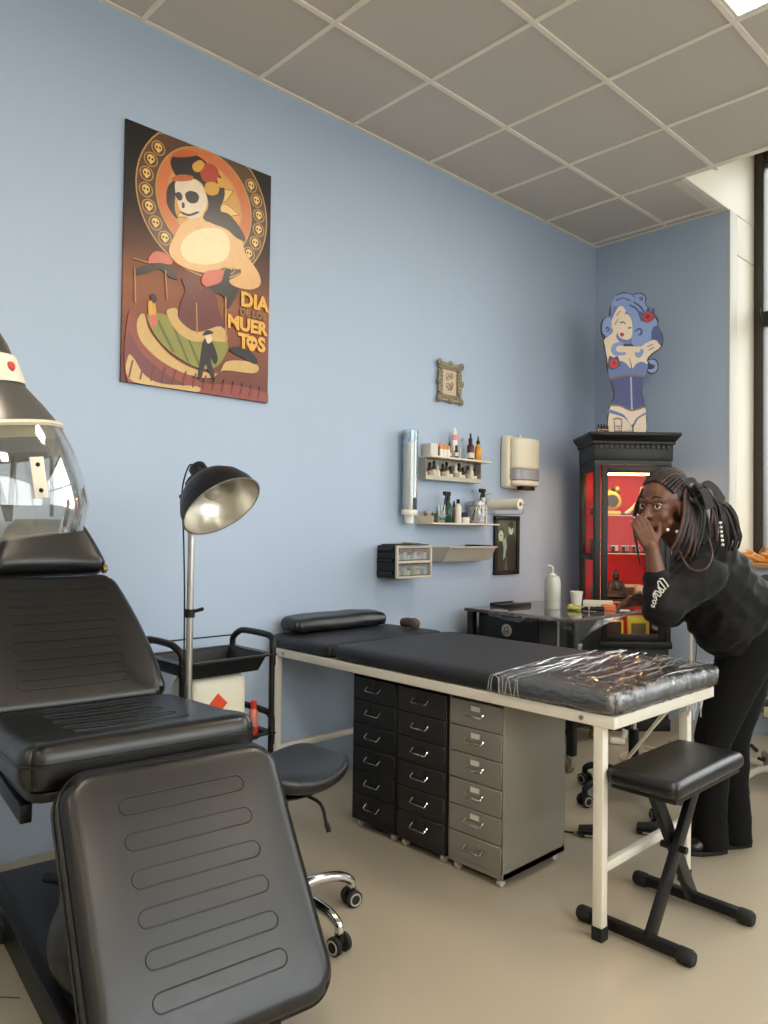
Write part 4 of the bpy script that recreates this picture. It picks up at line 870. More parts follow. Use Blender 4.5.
# ---- keyboard bench
kb = thing('x_frame_bench', 'black padded bench on a folding X frame at the foot of the bed', 'bench', (1.995, 2.54, 0))
MB().pad(0.125, 0.265, 0.052, 0.02, 0.03, 0.008, 24, 30, 6, 0, TR(0.02, -0.02, 0.514)).build('seat_pad', BLACK_LEATHER, kb)
MB().box(-0.09, 0.13, -0.265, 0.225, 0.498, 0.514).build('seat_board', BLACK_PLASTIC, kb, bevel=0.003)
for sx, (yt, yb) in ((-0.016, (-0.13, 0.175)), (0.016, (0.16, -0.205))):
    MB().bar((sx, yt, 0.49), (sx, yb, 0.03), 0.024, 0.05, 0, (1, 0, 0)).build('cross_leg', BLACK_METAL, kb, bevel=0.003)
for y, x0, x1 in ((-0.21, -0.2, 0.125), (0.18, -0.2, 0.155)):
    ft = MB().box(x0, x1, y - 0.017, y + 0.017, 0.012, 0.046).build('foot_bar', BLACK_METAL, kb, bevel=0.004)
    for x, s in ((x0, -1), (x1, 1)): MB().lathe([(0.022, -0.012), (0.026, -0.005), (0.026, 0.03), (0.02, 0.04)], 16, 0, frame((x, y, 0.026), (s, 0, 0))).build('rubber_cap', RUBBER, ft)
MB().cyl((-0.04, -0.012, 0.265), (0.05, -0.012, 0.265), 0.012, n=12).build('pivot_bolt', BLACK_METAL, kb)
MB().box(-0.05, 0.06, -0.17, -0.1, 0.48, 0.498).build('bracket', BLACK_METAL, kb, bevel=0.003); 
rk = MB().box(-0.03, 0.05, 0.05, 0.21, 0.484, 0.498).build('lock_rack', BLACK_METAL, kb, bevel=0.002)
for i in range(5): MB().cyl((0.0, 0.065 + i * 0.032, 0.468), (0.06, 0.065 + i * 0.032, 0.468), 0.009, n=10).build('lock_tooth', BLACK_METAL, rk)
MB().cyl((0.06, -0.13, 0.472), (0.085, -0.13, 0.472), 0.018, n=12).build('knob', BLACK_PLASTIC, kb)
# ================================================================== WORK TABLE
wt = thing('work_table', 'black wheeled work table with a dark wood top wrapped in clear film', 'table', (0.49, 4.05, 0))
WOODT = mat('dark_wood_top', (74, 46, 36), 0.4, var=0.25, vscale=10, stretch=(1, 8, 8))
GLOSST = mat('glossy_top', (96, 92, 90), 0.08, var=0.1, vscale=8, spec=0.8)
MB().box(-0.39, 0.40, -0.39, 0.40, 0.828, 0.846).build('table_top', WOODT, wt, bevel=0.004)
MB().box(-0.387, 0.397, -0.387, 0.397, 0.8462, 0.8492).build('top_sheet', GLOSST, wt)
ch = MB(); ch.box(-0.32, 0.13, -0.33, 0.33, 0.12, 0.827); ch.build('chest', BLACK_METAL, wt, bevel=0.004)
dw = MB().box(-0.305, 0.115, -0.345, -0.331, 0.63, 0.81).build('drawer_front', BLACK_METAL, wt, bevel=0.004)
MB().box(-0.305, 0.115, -0.345, -0.331, 0.38, 0.615).build('drawer_front', BLACK_METAL, wt, bevel=0.004); MB().box(-0.305, 0.115, -0.345, -0.331, 0.14, 0.365).build('drawer_front', BLACK_METAL, wt, bevel=0.004)
em = MB().lathe([(0.036, 0), (0.038, 0.004), (0.034, 0.007), (0, 0.007)], 24, 0, frame((-0.09, -0.345, 0.735), (0, -1, 0))).build('emblem', mat('emblem_grey', (150, 146, 138), 0.5, var=0.2), dw)
ek = MB(); Te = frame((-0.09, -0.3525, 0.735), (0, -1, 0))
for (cx, cy, r) in ((0, 0.006, 0.014), (-0.012, -0.012, 0.009), (0.013, -0.01, 0.008)): ek.tube([(cx + r * math.cos(t * PI / 6), cy + r * math.sin(t * PI / 6), 0) for t in range(12)], 0.0025, 5, True, 0, Te)
ek.build('emblem_lines', INK, em)['kind'] = 'stuff'
for x, y in ((0.365, -0.35), (0.09, 0.36), (-0.35, -0.36), (-0.35, 0.36)):
    lg = MB().box(x - 0.022, x + 0.022, y - 0.022, y + 0.022, 0.09, 0.827).build('leg', BLACK_METAL, wt, bevel=0.003)
    MB().cyl((x - 0.013, y - 0.02, 0.036), (x + 0.013, y - 0.02, 0.036), 0.036, n=18).build('wheel', mat('amber_wheel', (120, 104, 72), 0.45, var=0.1), lg)
    MB().box(x - 0.022, x - 0.016, y - 0.035, y + 0.01, 0.03, 0.09).box(x - 0.016, x + 0.016, y - 0.02, y + 0.012, 0.076, 0.09).box(x + 0.016, x + 0.022, y - 0.035, y + 0.01, 0.03, 0.09).build('fork', STEEL, lg, bevel=0.002)
MB().box(0.14, 0.343, -0.36, -0.34, 0.2, 0.235).build('rail', BLACK_METAL, wt, bevel=0.002)
MB().cyl((0.24, -0.3, 0.1), (0.24, -0.3, 0.828), 0.006, n=10).build('rod', STEEL, wt)
FILM2 = thin_clear('table_film', gloss=0.02, rough=0.15, milky=0.03, fres=0.35, bump=0.9, bscale=10, stretch=(1, 3, 1))
ff = MB(); rows = []; vs = []; fs = []
nu, nv = 60, 8
for j in range(nv + 1):
    for i in range(nu + 1):
        u = i / nu; v = j / nv; x = -0.18 + 0.582 * u
        sag = 0.035 + 0.03 * math.sin(u * 7) * u + 0.025 * u
        n = noise.noise(Vector((u * 12, v * 3, 1.7))) * 0.012
        vs.append((x, -0.393 - 0.02 * math.sin(v * PI) - abs(n), 0.849 - v * sag + n * 0.3))
for j in range(nv):
    for i in range(nu): a = j * (nu + 1) + i; fs.append((a, a + 1, a + nu + 2, a + nu + 1))
ff.add(vs, fs); ff.build('film_skirt', FILM2, wt)
vs = []; fs = []
for j in range(nv + 1):
    for i in range(nu + 1):
        u = i / nu; v = j / nv; y = 0.40 - 0.79 * u
        n = noise.noise(Vector((u * 12, v * 3, 7.7))) * 0.014
        q = max(0, 1 - abs(u - 0.9) / 0.9)
        vs.append((0.403 + abs(n) + 0.02 * math.sin(v * PI) - 0.05 * v * q, y * (1 - v * 0.75) - 0.25 * v, 0.849 - v * (0.02 + 0.16 * q)))
for j in range(nv):
    for i in range(nu): a = j * (nu + 1) + i; fs.append((a, a + 1, a + nu + 2, a + nu + 1))
MB().add(vs, fs).build('film_skirt', FILM2, wt)
kt = MB()
for i in range(16):
    a = i * 0.7; kt.tube(smoothpath([(0.36 + 0.02 * math.cos(a), -0.28 + 0.02 * math.sin(a), 0.70), (0.36 + 0.012 * math.cos(a * 2), -0.28 + 0.012 * math.sin(a * 2), 0.66), (0.36 + 0.035 * math.cos(a * 1.3), -0.28 + 0.035 * math.sin(a * 1.3), 0.62 - 0.02 * (i % 3))], 4), 0.004, 5)
kt.build('film_knot', MATS['film_fold_glint'], wt)['kind'] = 'stuff'
ZD = 0.8495
wbt = thing('squeeze_bottle', 'film-wrapped squeeze bottle with a bent spout on the work table', 'bottle', (0.49, 4.05, ZD))
MB().lathe([(0.04, 0), (0.044, 0.006), (0.044, 0.14), (0.036, 0.175), (0.016, 0.19)], 20).build('bottle_body', mat('pale_green_soap', (214, 214, 176), 0.3, var=0.05, vscale=5), wbt)
MB().lathe([(0.049, 0.001), (0.05, 0.1), (0.05, 0.17), (0.04, 0.2), (0.02, 0.21), (0.012, 0.205)], 24).build('film_wrap', thin_clear('bottle_film', gloss=0.5, rough=0.1, milky=0.28, bump=1.0, bscale=30), wbt)
MB().lathe([(0.022, 0.19), (0.022, 0.21), (0.012, 0.22), (0.006, 0.225)], 16).build('cap', WHITE_PLASTIC, wbt)
MB().tube(smoothpath([(0, 0, 0.22), (0, 0, 0.255), (-0.01, -0.008, 0.268), (-0.026, -0.02, 0.27)], 4), 0.005, 8).build('spout', WHITE_PLASTIC, wbt)
pc = thing('paper_cup', 'plain white cup behind the small items on the work table', 'cup', (0.565, 4.2, ZD))
MB().lathe([(0.028, 0), (0.04, 0.105), (0.041, 0.107), (0.038, 0.105), (0.026, 0.004)], 22).build('cup', MATS['paper_cup'], pc)
cb = thing('white_card_box', 'low white card box at the back of the work table', 'box', (0.64, 4.33, ZD), 0.5)
MB().box(-0.09, 0.09, -0.03, 0.03, 0, 0.048).build('box', MATS['white_card'], cb, bevel=0.002)
yw = thing('crumpled_wrapper', 'crumpled yellow green wrapper beside the white cup', 'wrapper', (0.625, 4.075, ZD))
organic('wrapper', MB().sphere((0, 0, 0.012), (0.05, 0.03, 0.012), 12).sphere((0.02, 0.02, 0.018), (0.03, 0.02, 0.016), 12).sphere((-0.03, 0.01, 0.02), (0.018, 0.025, 0.018), 12), 0.004, mat('yellow_green', (176, 172, 70), 0.5, var=0.3, vscale=40), yw, 2, lambda p: noise.noise(p * 60) * 0.004)
MB().cyl((0.045, 0.02, 0.012), (0.09, 0.035, 0.012), 0.009, n=10).build('black_tip', BLACK_PLASTIC, yw)
bm_ = thing('tattoo_machine', 'black pen-shaped machine lying on the work table', 'tool', (0.735, 4.12, ZD), 0.55)
MB().lathe([(0.006, -0.06), (0.013, -0.05), (0.014, 0.0), (0.012, 0.01), (0.016, 0.02), (0.016, 0.06), (0.01, 0.065)], 14, 0, frame((0, 0, 0.016), (1, 0, 0))).build('body', BLACK_PLASTIC, bm_)
MB().lathe([(0.0145, -0.03), (0.0155, -0.026), (0.0145, -0.022)], 14, 0, frame((0, 0, 0.016), (1, 0, 0))).build('ring', STEEL, bm_)
oc = thing('orange_sponge', 'small orange sponge block at the right end of the work table', 'sponge', (0.76, 4.25, ZD), 0.7)
MB().box(-0.04, 0.04, -0.02, 0.02, 0, 0.038).build('block', mat('orange_sponge', (232, 120, 72), 0.7, var=0.08, bump=0.3), oc, bevel=0.005)
MB().box(-0.042, 0.042, -0.022, 0.022, 0.026, 0.03).build('band', mat('sponge_top', (236, 150, 108), 0.8, var=0.1), oc)
wp = thing('paper_strip', 'flat white paper strip at the right corner of the work table', 'paper', (0.80, 4.31, ZD), 0.7); MB().box(-0.06, 0.06, -0.02, 0.02, 0, 0.004).build('strip', MATS['white_card'], wp)
tr2 = thing('black_tray', 'small black tray lying at the wall end of the work table', 'tray', (0.22, 3.98, ZD), 0.0)
MB().box(-0.075, 0.075, -0.12, 0.12, 0, 0.012).box(-0.075, -0.07, -0.12, 0.12, 0.012, 0.022).box(0.07, 0.075, -0.12, 0.12, 0.012, 0.022).build('tray', BLACK_PLASTIC, tr2, bevel=0.002)
# ================================================================== DISPLAY CABINET IN THE CORNER
VZ = math.radians(46.3)
vc = thing('display_cabinet', 'tall black glazed display cabinet with a lit red interior', 'display cabinet', (0.652, 4.752, 0), VZ)
EBONY = mat('ebony_wood', (13, 12, 11), 0.42, spec=0.4, var=0.3, vscale=12, stretch=(6, 6, 1), bump=0.1, bscale=30)
REDF = mat('red_lining', (206, 26, 30), 0.7, var=0.08, vscale=30)
VW, VD = 0.26, 0.40          # half width, depth (local y 0 front .. VD back)
MB().box(-VW, VW, 0.0, VD, 0.0, 0.08).build('plinth', EBONY, vc, bevel=0.004)
MB().box(-VW + 0.01, VW - 0.01, 0.01, VD, 0.08, 0.55).build('base_box', EBONY, vc, bevel=0.004)
bd = MB().box(-0.215, 0.215, -0.008, 0.01, 0.1, 0.53).build('base_door', EBONY, vc, bevel=0.004)
for i in range(7): MB().box(-0.16, 0.16, -0.014, -0.008, 0.15 + i * 0.05, 0.185 + i * 0.05).build('slat', EBONY, bd, bevel=0.003)
MB().box(-VW - 0.008, VW + 0.008, -0.01, VD, 0.55, 0.6).build('waist_moulding', EBONY, vc, bevel=0.008)
for sx in (-1, 1):
    for y in (0.0, VD - 0.04): MB().box(sx * VW - (0.04 if sx > 0 else 0), sx * VW + (0.04 if sx < 0 else 0), y, y + 0.04, 0.6, 1.79).build('post', EBONY, vc, bevel=0.003)
    x0 = -VW if sx < 0 else VW - 0.03
    for z0, z1 in ((0.6, 0.645), (1.14, 1.185), (1.745, 1.79)): MB().box(x0, x0 + 0.03, 0.04, VD - 0.04, z0, z1).build('side_rail', EBONY, vc, bevel=0.003)
    for z0, z1 in ((0.645, 1.14), (1.185, 1.745)): MB().box(x0 + 0.012, x0 + 0.016, 0.04, VD - 0.04, z0, z1).build('side_pane', CAB_GLASS, vc)
MB().box(-VW + 0.005, VW - 0.005, VD - 0.012, VD, 0.6, 1.79).build('back_panel', REDF, vc)
MB().box(-VW + 0.03, VW - 0.03, 0.04, VD - 0.014, 0.6, 0.606).build('interior_floor', REDF, vc)
MB().box(-VW, VW, 0.0, VD, 1.79, 1.82).build('interior_roof', EBONY, vc)
dm = MB(); dm.box(-0.215, -0.172, -0.012, 0.012, 0.605, 1.785).box(0.172, 0.215, -0.012, 0.012, 0.605, 1.785).box(-0.172, 0.172, -0.012, 0.012, 1.735, 1.785).box(-0.172, 0.172, -0.012, 0.012, 0.605, 0.65)
door = dm.build('glazed_door', EBONY, vc, bevel=0.004)
MB().box(-0.172, 0.172, -0.002, 0.002, 0.65, 1.735).build('pane', CAB_GLASS, door)
MB().sphere((0.195, -0.02, 1.1), 0.01, 10).build('knob', BRASS, door)
cn = MB(); cn.box(-VW - 0.005, VW + 0.005, -0.012, VD, 1.82, 1.925)
cn.build('frieze', EBONY, vc, bevel=0.003)
for i in range(14): MB().box(-0.235 + i * 0.035, -0.215 + i * 0.035, -0.022, -0.012, 1.898, 1.922).build('dentil', EBONY, vc)
MB().box(-VW - 0.018, VW + 0.018, -0.024, VD, 1.925, 1.948).build('cornice_step', EBONY, vc, bevel=0.004)
co = MB(); vs = [(-VW - 0.02, -0.026, 1.948), (VW + 0.02, -0.026, 1.948), (VW + 0.02, VD, 1.948), (-VW - 0.02, VD, 1.948), (-VW - 0.045, -0.05, 1.982), (VW + 0.045, -0.05, 1.982), (VW + 0.045, VD, 1.982), (-VW - 0.045, VD, 1.982)]
co.add(vs, [(0, 3, 2, 1), (4, 5, 6, 7), (0, 1, 5, 4), (1, 2, 6, 5), (2, 3, 7, 6), (3, 0, 4, 7)]); co.box(-VW - 0.048, VW + 0.048, -0.053, VD, 1.982, 2.005)
co.build('cornice', EBONY, vc, bevel=0.003)
SHG = mat('shelf_edge_glass', (214, 196, 150), 0.15, spec=0.8, var=0.05)
VSH = (0.86, 1.19, 1.45)
for z in VSH:
    s_ = MB().box(-VW + 0.035, VW - 0.035, 0.045, VD - 0.02, z - 0.006, z).build('glass_shelf', CAB_GLASS, vc)
    MB().box(-VW + 0.035, VW - 0.035, 0.042, 0.0449, z - 0.006, z).build('shelf_edge', SHG, s_)
# the cabinet's own lamp strip under its roof
strip = MB().box(-0.17, 0.17, 0.03, 0.05, 1.722, 1.732).build('lamp_strip', mat('lamp_strip_glow', (255, 196, 120), 0.5, emit=34.0, var=0.02), vc)
MB().box(-0.225, -0.215, 0.06, 0.08, 0.65, 1.7).build('lamp_strip', mat('lamp_strip_side', (255, 180, 120), 0.5, emit=6.0, var=0.02), vc)
def inv(lx, ly, z):   # cabinet local -> world
    return (0.652 + lx * math.cos(VZ) - ly * math.sin(VZ), 4.752 + lx * math.sin(VZ) + ly * math.cos(VZ), z)
GOLD = mat('aged_gold', (196, 150, 70), 0.35, metal=0.7, var=0.3, vscale=30); DARKB = mat('dark_bronze', (58, 44, 36), 0.4, metal=0.4, var=0.3, vscale=30)
BONEM = mat('old_bone', (222, 204, 170), 0.6, var=0.15, vscale=20)
it = thing('mantel_clock', 'ornate gilt clock figure on the top shelf of the display cabinet', 'clock', inv(-0.09, 0.2, 1.4505), VZ)
MB().box(-0.06, 0.06, -0.035, 0.035, 0, 0.03).build('base', GOLD, it, bevel=0.006)
MB().lathe([(0.06, -0.02), (0.066, -0.01), (0.066, 0.015), (0.05, 0.02)], 24, 0, frame((0, -0.01, 0.1), (0, -1, 0))).build('case', GOLD, it)
MB().lathe([(0.045, 0.02), (0.045, 0.023), (0, 0.023)], 20, 0, frame((0, -0.01, 0.1), (0, -1, 0))).build('dial', DARKB, it)
for i in range(6): MB().sphere((0.05 * math.cos(i * 0.6), 0, 0.16 + 0.02 * math.sin(i * 1.3) + 0.005 * i), (0.02, 0.016, 0.022), 10).build('ornament', GOLD if i % 2 else DARKB, it)
it = thing('horn_ornament', 'pale curved horn ornament on the top shelf of the display cabinet', 'ornament', inv(0.06, 0.18, 1.4505), VZ)
MB().tube(smoothpath([(-0.05, 0, 0.012), (0.0, -0.01, 0.06), (0.04, 0, 0.12), (0.06, 0.01, 0.2)], 6), [0.014 - 0.0005 * i for i in range(19)], 10).build('horn', BONEM, it)
MB().tube(smoothpath([(0.05, 0, 0.012), (0.06, -0.01, 0.08), (0.1, 0, 0.14), (0.11, 0.01, 0.22)], 6), [0.016 - 0.0005 * i for i in range(19)], 10).build('horn', BONEM, it)
MB().box(-0.08, 0.1, -0.03, 0.03, 0, 0.012).build('stand', DARKB, it, bevel=0.003)
def skull(label, loc, s, m):
    t = thing('skull_ornament', label, 'skull', loc, VZ)
    organic('skull', MB().sphere((0, 0.01 * s, 0.085 * s), (0.05 * s, 0.06 * s, 0.05 * s), 14).sphere((0, -0.03 * s, 0.045 * s), (0.032 * s, 0.03 * s, 0.04 * s), 12).sphere((0, -0.035 * s, 0.02 * s), (0.026 * s, 0.022 * s, 0.02 * s), 12), 0.006 * s, m, t, 2)
    for sx in (-1, 1): MB().sphere((sx * 0.02 * s, -0.05 * s, 0.07 * s), 0.012 * s, 10).build('eye_socket', BLACK_PLASTIC, t)
    return t
# middle shelves: row of small dark machines, figurine, boxes
for i in range(5):
    t = thing('small_machine', ['leftmost', 'second', 'third', 'fourth', 'rightmost'][i] + ' small dark machine in the row on the middle glass shelf', 'machine', inv(-0.15 + i * 0.072, 0.15, 1.1905), VZ, 'small machines on the glass shelf')
    MB().box(-0.025, 0.025, -0.02, 0.02, 0, 0.012).build('base', DARKB, t, bevel=0.002)
    MB().cyl((-0.01, 0, 0.012), (-0.01, 0, 0.045), 0.011, n=12).build('coil', BLACK_PLASTIC, t); MB().cyl((0.014, 0, 0.012), (0.014, 0, 0.04 + 0.004 * i), 0.009, n=12).build('coil', STEEL if i % 2 else BRASS, t)
    MB().box(-0.025, 0.028, -0.006, 0.006, 0.045, 0.05).build('arm_bar', STEEL, t)
fg = thing('seated_figurine', 'dark bronze seated figurine on the lower glass shelf', 'figurine', inv(-0.06, 0.17, 0.8605), VZ)
organic('figure', MB().sphere((0, 0, 0.03), (0.09, 0.06, 0.03), 14).sphere((0, 0.01, 0.09), (0.042, 0.035, 0.055), 14).sphere((0, 0, 0.165), (0.026, 0.027, 0.032), 14).sphere((0, 0.0, 0.2), (0.013, 0.013, 0.016), 10).capsule((-0.04, 0, 0.12), 0.015, (-0.055, -0.02, 0.06), 0.012).capsule((0.04, 0, 0.12), 0.015, (0.055, -0.02, 0.06), 0.012).capsule((-0.055, -0.02, 0.06), 0.012, (0, -0.045, 0.05), 0.01).capsule((0.055, -0.02, 0.06), 0.012, (0, -0.045, 0.05), 0.01), 0.005, DARKB, fg, 2)
MB().box(-0.11, 0.11, -0.07, 0.07, -0.0002, 0.01).build('base', DARKB, fg, bevel=0.003)
skull('small bone skull beside the seated figurine in the display cabinet', inv(0.12, 0.2, 0.8605), 0.8, BONEM)
ex = thing('yellow_frame_box', 'yellow framed box at the bottom of the display cabinet', 'box', inv(-0.1, 0.16, 0.6065), VZ)
YEL = mat('yellow_card', (206, 172, 44), 0.6, var=0.1)
MB().box(-0.08, 0.08, -0.03, 0.03, 0, 0.012).box(-0.08, 0.08, -0.03, 0.03, 0.108, 0.12).box(-0.08, -0.068, -0.03, 0.03, 0.012, 0.108).box(0.068, 0.08, -0.03, 0.03, 0.012, 0.108).build('frame', YEL, ex)
MB().box(-0.068, 0.068, -0.02, 0.028, 0.012, 0.108).build('contents', DARKB, ex)
ex = thing('yellow_picture_box', 'yellow printed box leaning at the bottom right of the display cabinet', 'box', inv(0.085, 0.15, 0.6065), VZ)
MB().box(-0.075, 0.075, -0.02, 0.02, 0, 0.15).build('card', YEL, ex, bevel=0.002)
MB().box(-0.05, 0.05, -0.022, -0.0195, 0.02, 0.1).build('picture', mat('picture_olive', (92, 88, 50), 0.6, var=0.5, vscale=50), ex); MB().box(-0.06, 0.06, -0.022, -0.0195, 0.112, 0.138).build('title', mat('picture_lime', (196, 196, 90), 0.6, var=0.2), ex)
ex = thing('round_tin', 'small round dark tin on the top shelf, by the side pane of the cabinet', 'tin', inv(-0.19, 0.24, 1.4505), VZ); MB().lathe([(0.03, 0), (0.032, 0.005), (0.032, 0.05), (0.028, 0.056)], 16).build('body', DARKB, ex); MB().lathe([(0.033, 0.05), (0.033, 0.062), (0, 0.065)], 16).build('lid', GOLD, ex)
ex = thing('small_box', 'small dark green box on the middle shelf, by the side pane', 'box', inv(-0.18, 0.26, 1.1905), VZ); MB().box(-0.03, 0.03, -0.03, 0.03, 0, 0.09).build('body', mat('deep_green', (40, 60, 54), 0.5, var=0.1), ex, bevel=0.003); MB().box(-0.032, 0.032, -0.032, 0.032, 0.07, 0.092).build('lid', BLACK_PLASTIC, ex)
ex = thing('teal_ball', 'teal round ornament on the lower shelf, by the side pane', 'ornament', inv(-0.18, 0.27, 0.8605), VZ); MB().sphere((0, 0, 0.05), 0.034, 16).build('ball', TEAL, ex); MB().lathe([(0.025, 0), (0.022, 0.01), (0.012, 0.02)], 14).build('stand', DARKB, ex)
ex = thing('white_plaque', 'pale plaque at the back of the lower glass shelf', 'plaque', inv(0.06, 0.33, 0.8605), VZ); MB().box(-0.09, 0.09, -0.006, 0.006, 0, 0.1).build('plate', BONEM, ex, bevel=0.002); MB().box(-0.07, 0.07, -0.008, -0.006, 0.02, 0.08).build('panel', mat('brown_panel', (120, 70, 50), 0.6, var=0.3), ex)
# ================================================================== PIN-UP CUT-OUT ON TOP
pu = thing('pinup_cutout', 'standing cut-out board of a blue-haired pin-up woman with red roses', 'cutout', inv(-0.01, 0.14, 2.0055), VZ)
PU = {'OUT': (38, 38, 52), 'skin': (226, 208, 188), 'corset2': (62, 72, 126), 'bra': (98, 118, 172), 'lace': (120, 104, 84), 'busk': (166, 176, 204), 'bluhair': (128, 152, 204), 'glove': (70, 84, 136), 'facek': (230, 212, 192), 'line': (60, 50, 60), 'lipsr': (168, 44, 42), 'leafb': (66, 70, 110), 'rosered': (186, 46, 46), 'roselin': (110, 26, 30), 'hline': (62, 76, 126), 'tat': (128, 112, 104), 'lineo': (96, 76, 72)}
uk = list(PU); um = [mat('pinup_' + k, PU[k], 0.5, var=0.06, vscale=30) for k in uk]
TP = Matrix(((1, 0, 0, 0), (0, 0, -1, 0), (0, 1, 0, 0), (0, 0, 0, 1)))
def sm(poly): return [(q.x, q.y) for q in smoothpath([(x, y, 0) for x, y in poly], 4, True)]
out = [p for k, p in PINUP_ART if k == 'OUT'][0]
o2 = sm(out); o2 = [(x, max(0.0, y)) for x, y in o2]
MB().prism(o2, 0.014, 0, TP, -0.014).build('board', um[0], pu, smooth=False)
pm = MB(); z = 0.0006
hb = [(x, y) for x, y in o2 if y > 0.62]; hcx = sum(p[0] for p in hb) / len(hb); hcy = sum(p[1] for p in hb) / len(hb)
PU['hairbase'] = (98, 120, 176); uk.append('hairbase'); um.append(mat('pinup_hairbase', PU['hairbase'], 0.5, var=0.06, vscale=30))
pm.prism([(hcx + (x - hcx) * 0.93, hcy + (y - hcy) * 0.95) for x, y in hb], z + 0.001, uk.index('hairbase'), TP, -0.001)
for k, p in PINUP_ART:
    if k == 'OUT': continue
    z += 0.00012
    pm.prism([(x, max(0.001, y)) for x, y in (sm(p) if len(p) > 4 else p)], z + 0.001, uk.index(k), TP, -0.001)
pm.build('print', um, pu, smooth=False)
MB().prism([(-0.1, 0), (0.1, 0), (0.0, 0.3)], 0.006, 0, TR(0, 0.013, 0) @ Matrix(((0, 0, 1, 0.0), (1, 0, 0, 0.1), (0, 1, 0, 0), (0, 0, 0, 1)))).build('easel_strut', EBONY, pu)
sr = thing('bottle_rack', 'little wooden rack of dark bottles beside the pin-up cut-out', 'rack', inv(-0.19, 0.06, 2.0055), VZ)
MB().box(-0.04, 0.04, -0.02, 0.02, 0.02, 0.028).build('tray', SILLW, sr); 
for x in (-0.035, 0.035): MB().box(x - 0.004, x + 0.004, -0.018, 0.018, 0, 0.02).build('leg', SILLW, sr)
for i in range(4): MB().lathe([(0.008, 0.028), (0.009, 0.05), (0.004, 0.056), (0.004, 0.066)], 10, 0, TR(-0.03 + i * 0.02, 0, 0)).build('bottle', BLACK_PLASTIC if i % 2 else DARKB, sr)
# ================================================================== TATTOO CHAIR
ch = thing('tattoo_chair', 'big black leather tattoo chair with a hanging padded leg panel', 'chair', (1.05, 1.02, 0), math.radians(-6))
PIPE = mat('leather_piping', (16, 15, 15), 0.4, var=0.1)
def panelT(o, ydir, xdir=(0, 1, 0)):          # pad frame: X across, Y along ydir, Z = normal
    y = Vector(ydir).normalized(); x = Vector(xdir); z = x.cross(y)
    return Matrix(((x.x, y.x, z.x, o[0]), (x.y, y.y, z.y, o[1]), (x.z, y.z, z.z, o[2]), (0, 0, 0, 1)))
def oblong(w, h, n=8):
    pts = []
    for i in range(n + 1): a = -PI / 2 + PI * i / n; pts.append((w + h * math.cos(a), h * math.sin(a)))
    for i in range(n + 1): a = PI / 2 + PI * i / n; pts.append((-w + h * math.cos(a), h * math.sin(a)))
    return pts
def seams(parent, T, ys, w, h, zf):
    bv = BVHTree.FromPolygons([v.co.copy() for v in parent.data.vertices], [tuple(p.vertices) for p in parent.data.polygons])
    def snap(p):
        loc, nn, i_, d_ = bv.find_nearest(T @ Vector(p)); return loc + nn * 0.0003
    for y0 in ys:
        pts = []
        ob_ = oblong(w, h); den = []
        for i in range(len(ob_)):
            a_, b_ = ob_[i], ob_[(i + 1) % len(ob_)]; k_ = 10 if abs(a_[0] - b_[0]) > 0.1 else 1
            den += [(a_[0] + (b_[0] - a_[0]) * q / k_, a_[1] + (b_[1] - a_[1]) * q / k_) for q in range(k_)]
        for p in den: pts.append((p[0], y0 + p[1], zf(p[0], y0 + p[1]) - 0.0004))
        MB().tube([snap(p) for p in pts], 0.0021, 6, True).build('stitched_groove', PIPE, parent)
def crown_z(a, b, t, c):
    return lambda x, y: t + c * max(0, 1 - (x / a) ** 4) * max(0, 1 - (y / b) ** 4)
def edge_pipe(parent, T, a, b, R, z, n=10, top=0.0):
    pts = []
    for (cx, cy, s) in ((a - R, b - R, 0), (-a + R, b - R, 1), (-a + R, -b + R, 2), (a - R, -b + R, 3)):
        for i in range(n + 1):
            q = PI / 2 * (s + i / n); pts.append((cx + R * math.cos(q), cy + R * math.sin(q), z))
    MB().tube(pts, 0.0042, 6, True, 0, T).build('piping', PIPE, parent)
# leg panel (hangs down in front)
LA, LB, LT = 0.302, 0.34, 0.12
dirf = Vector((0.56, 0, -0.83)).normalized()
nz = Vector((0, 1, 0)).cross(-dirf)          # outward normal
o0 = Vector((0.262, 0.033, 0.722)) + dirf * LB - nz * LT
Tl = panelT(o0, -dirf)
lp = MB().pad(LA, LB, LT, 0.035, 0.085, 0.012, 40, 40, 8, 0, Tl).build('leg_panel', BLACK_LEATHER, ch)
edge_pipe(lp, Tl, LA + 0.001, LB + 0.001, 0.086, LT - 0.033)
edge_pipe(lp, Tl, LA + 0.001, LB + 0.001, 0.086, 0.03)
seams(lp, Tl, [0.225 - 0.088 * i for i in range(6)], 0.15, 0.021, crown_z(LA, LB, LT, 0.012))
# seat
SA, SB, STH = 0.335, 0.325, 0.115
dirs = Vector((1, 0, 0.06)).normalized()
nzs = Vector((0, 1, 0)).cross(-dirs)
os_ = Vector((-0.135, 0, 0.745)) - nzs * STH
Ts = panelT(os_, -dirs)
def seat_warp(p):
    e = max(0, -p.y / SB - 0.45)      # front edge (pad Y runs backwards) swells
    u = p.x / SA; v = p.y / SB
    return (p.x * (1 - 0.05 * max(0, v)), p.y, p.z + (0.012 * e * 2 - 0.02 * (1 - u * u) * (1 - v * v) if p.z > STH / 2 else 0))
st = MB().pad(SA, SB, STH, 0.045, 0.07, 0.015, 40, 40, 8, 0, Ts, seat_warp).build('seat_pad', BLACK_LEATHER, ch)
sz = crown_z(SA, SB, STH, 0.015)
seams(st, Ts, [-0.17 + 0.1 * i for i in range(5)], 0.15, 0.02, lambda x, y: sz(x, y) - 0.02 * (1 - (x / SA) ** 2) * (1 - (y / SB) ** 2) + 0.0015)
edge_pipe(st, Ts, SA + 0.001, SB + 0.001, 0.07, STH - 0.043)
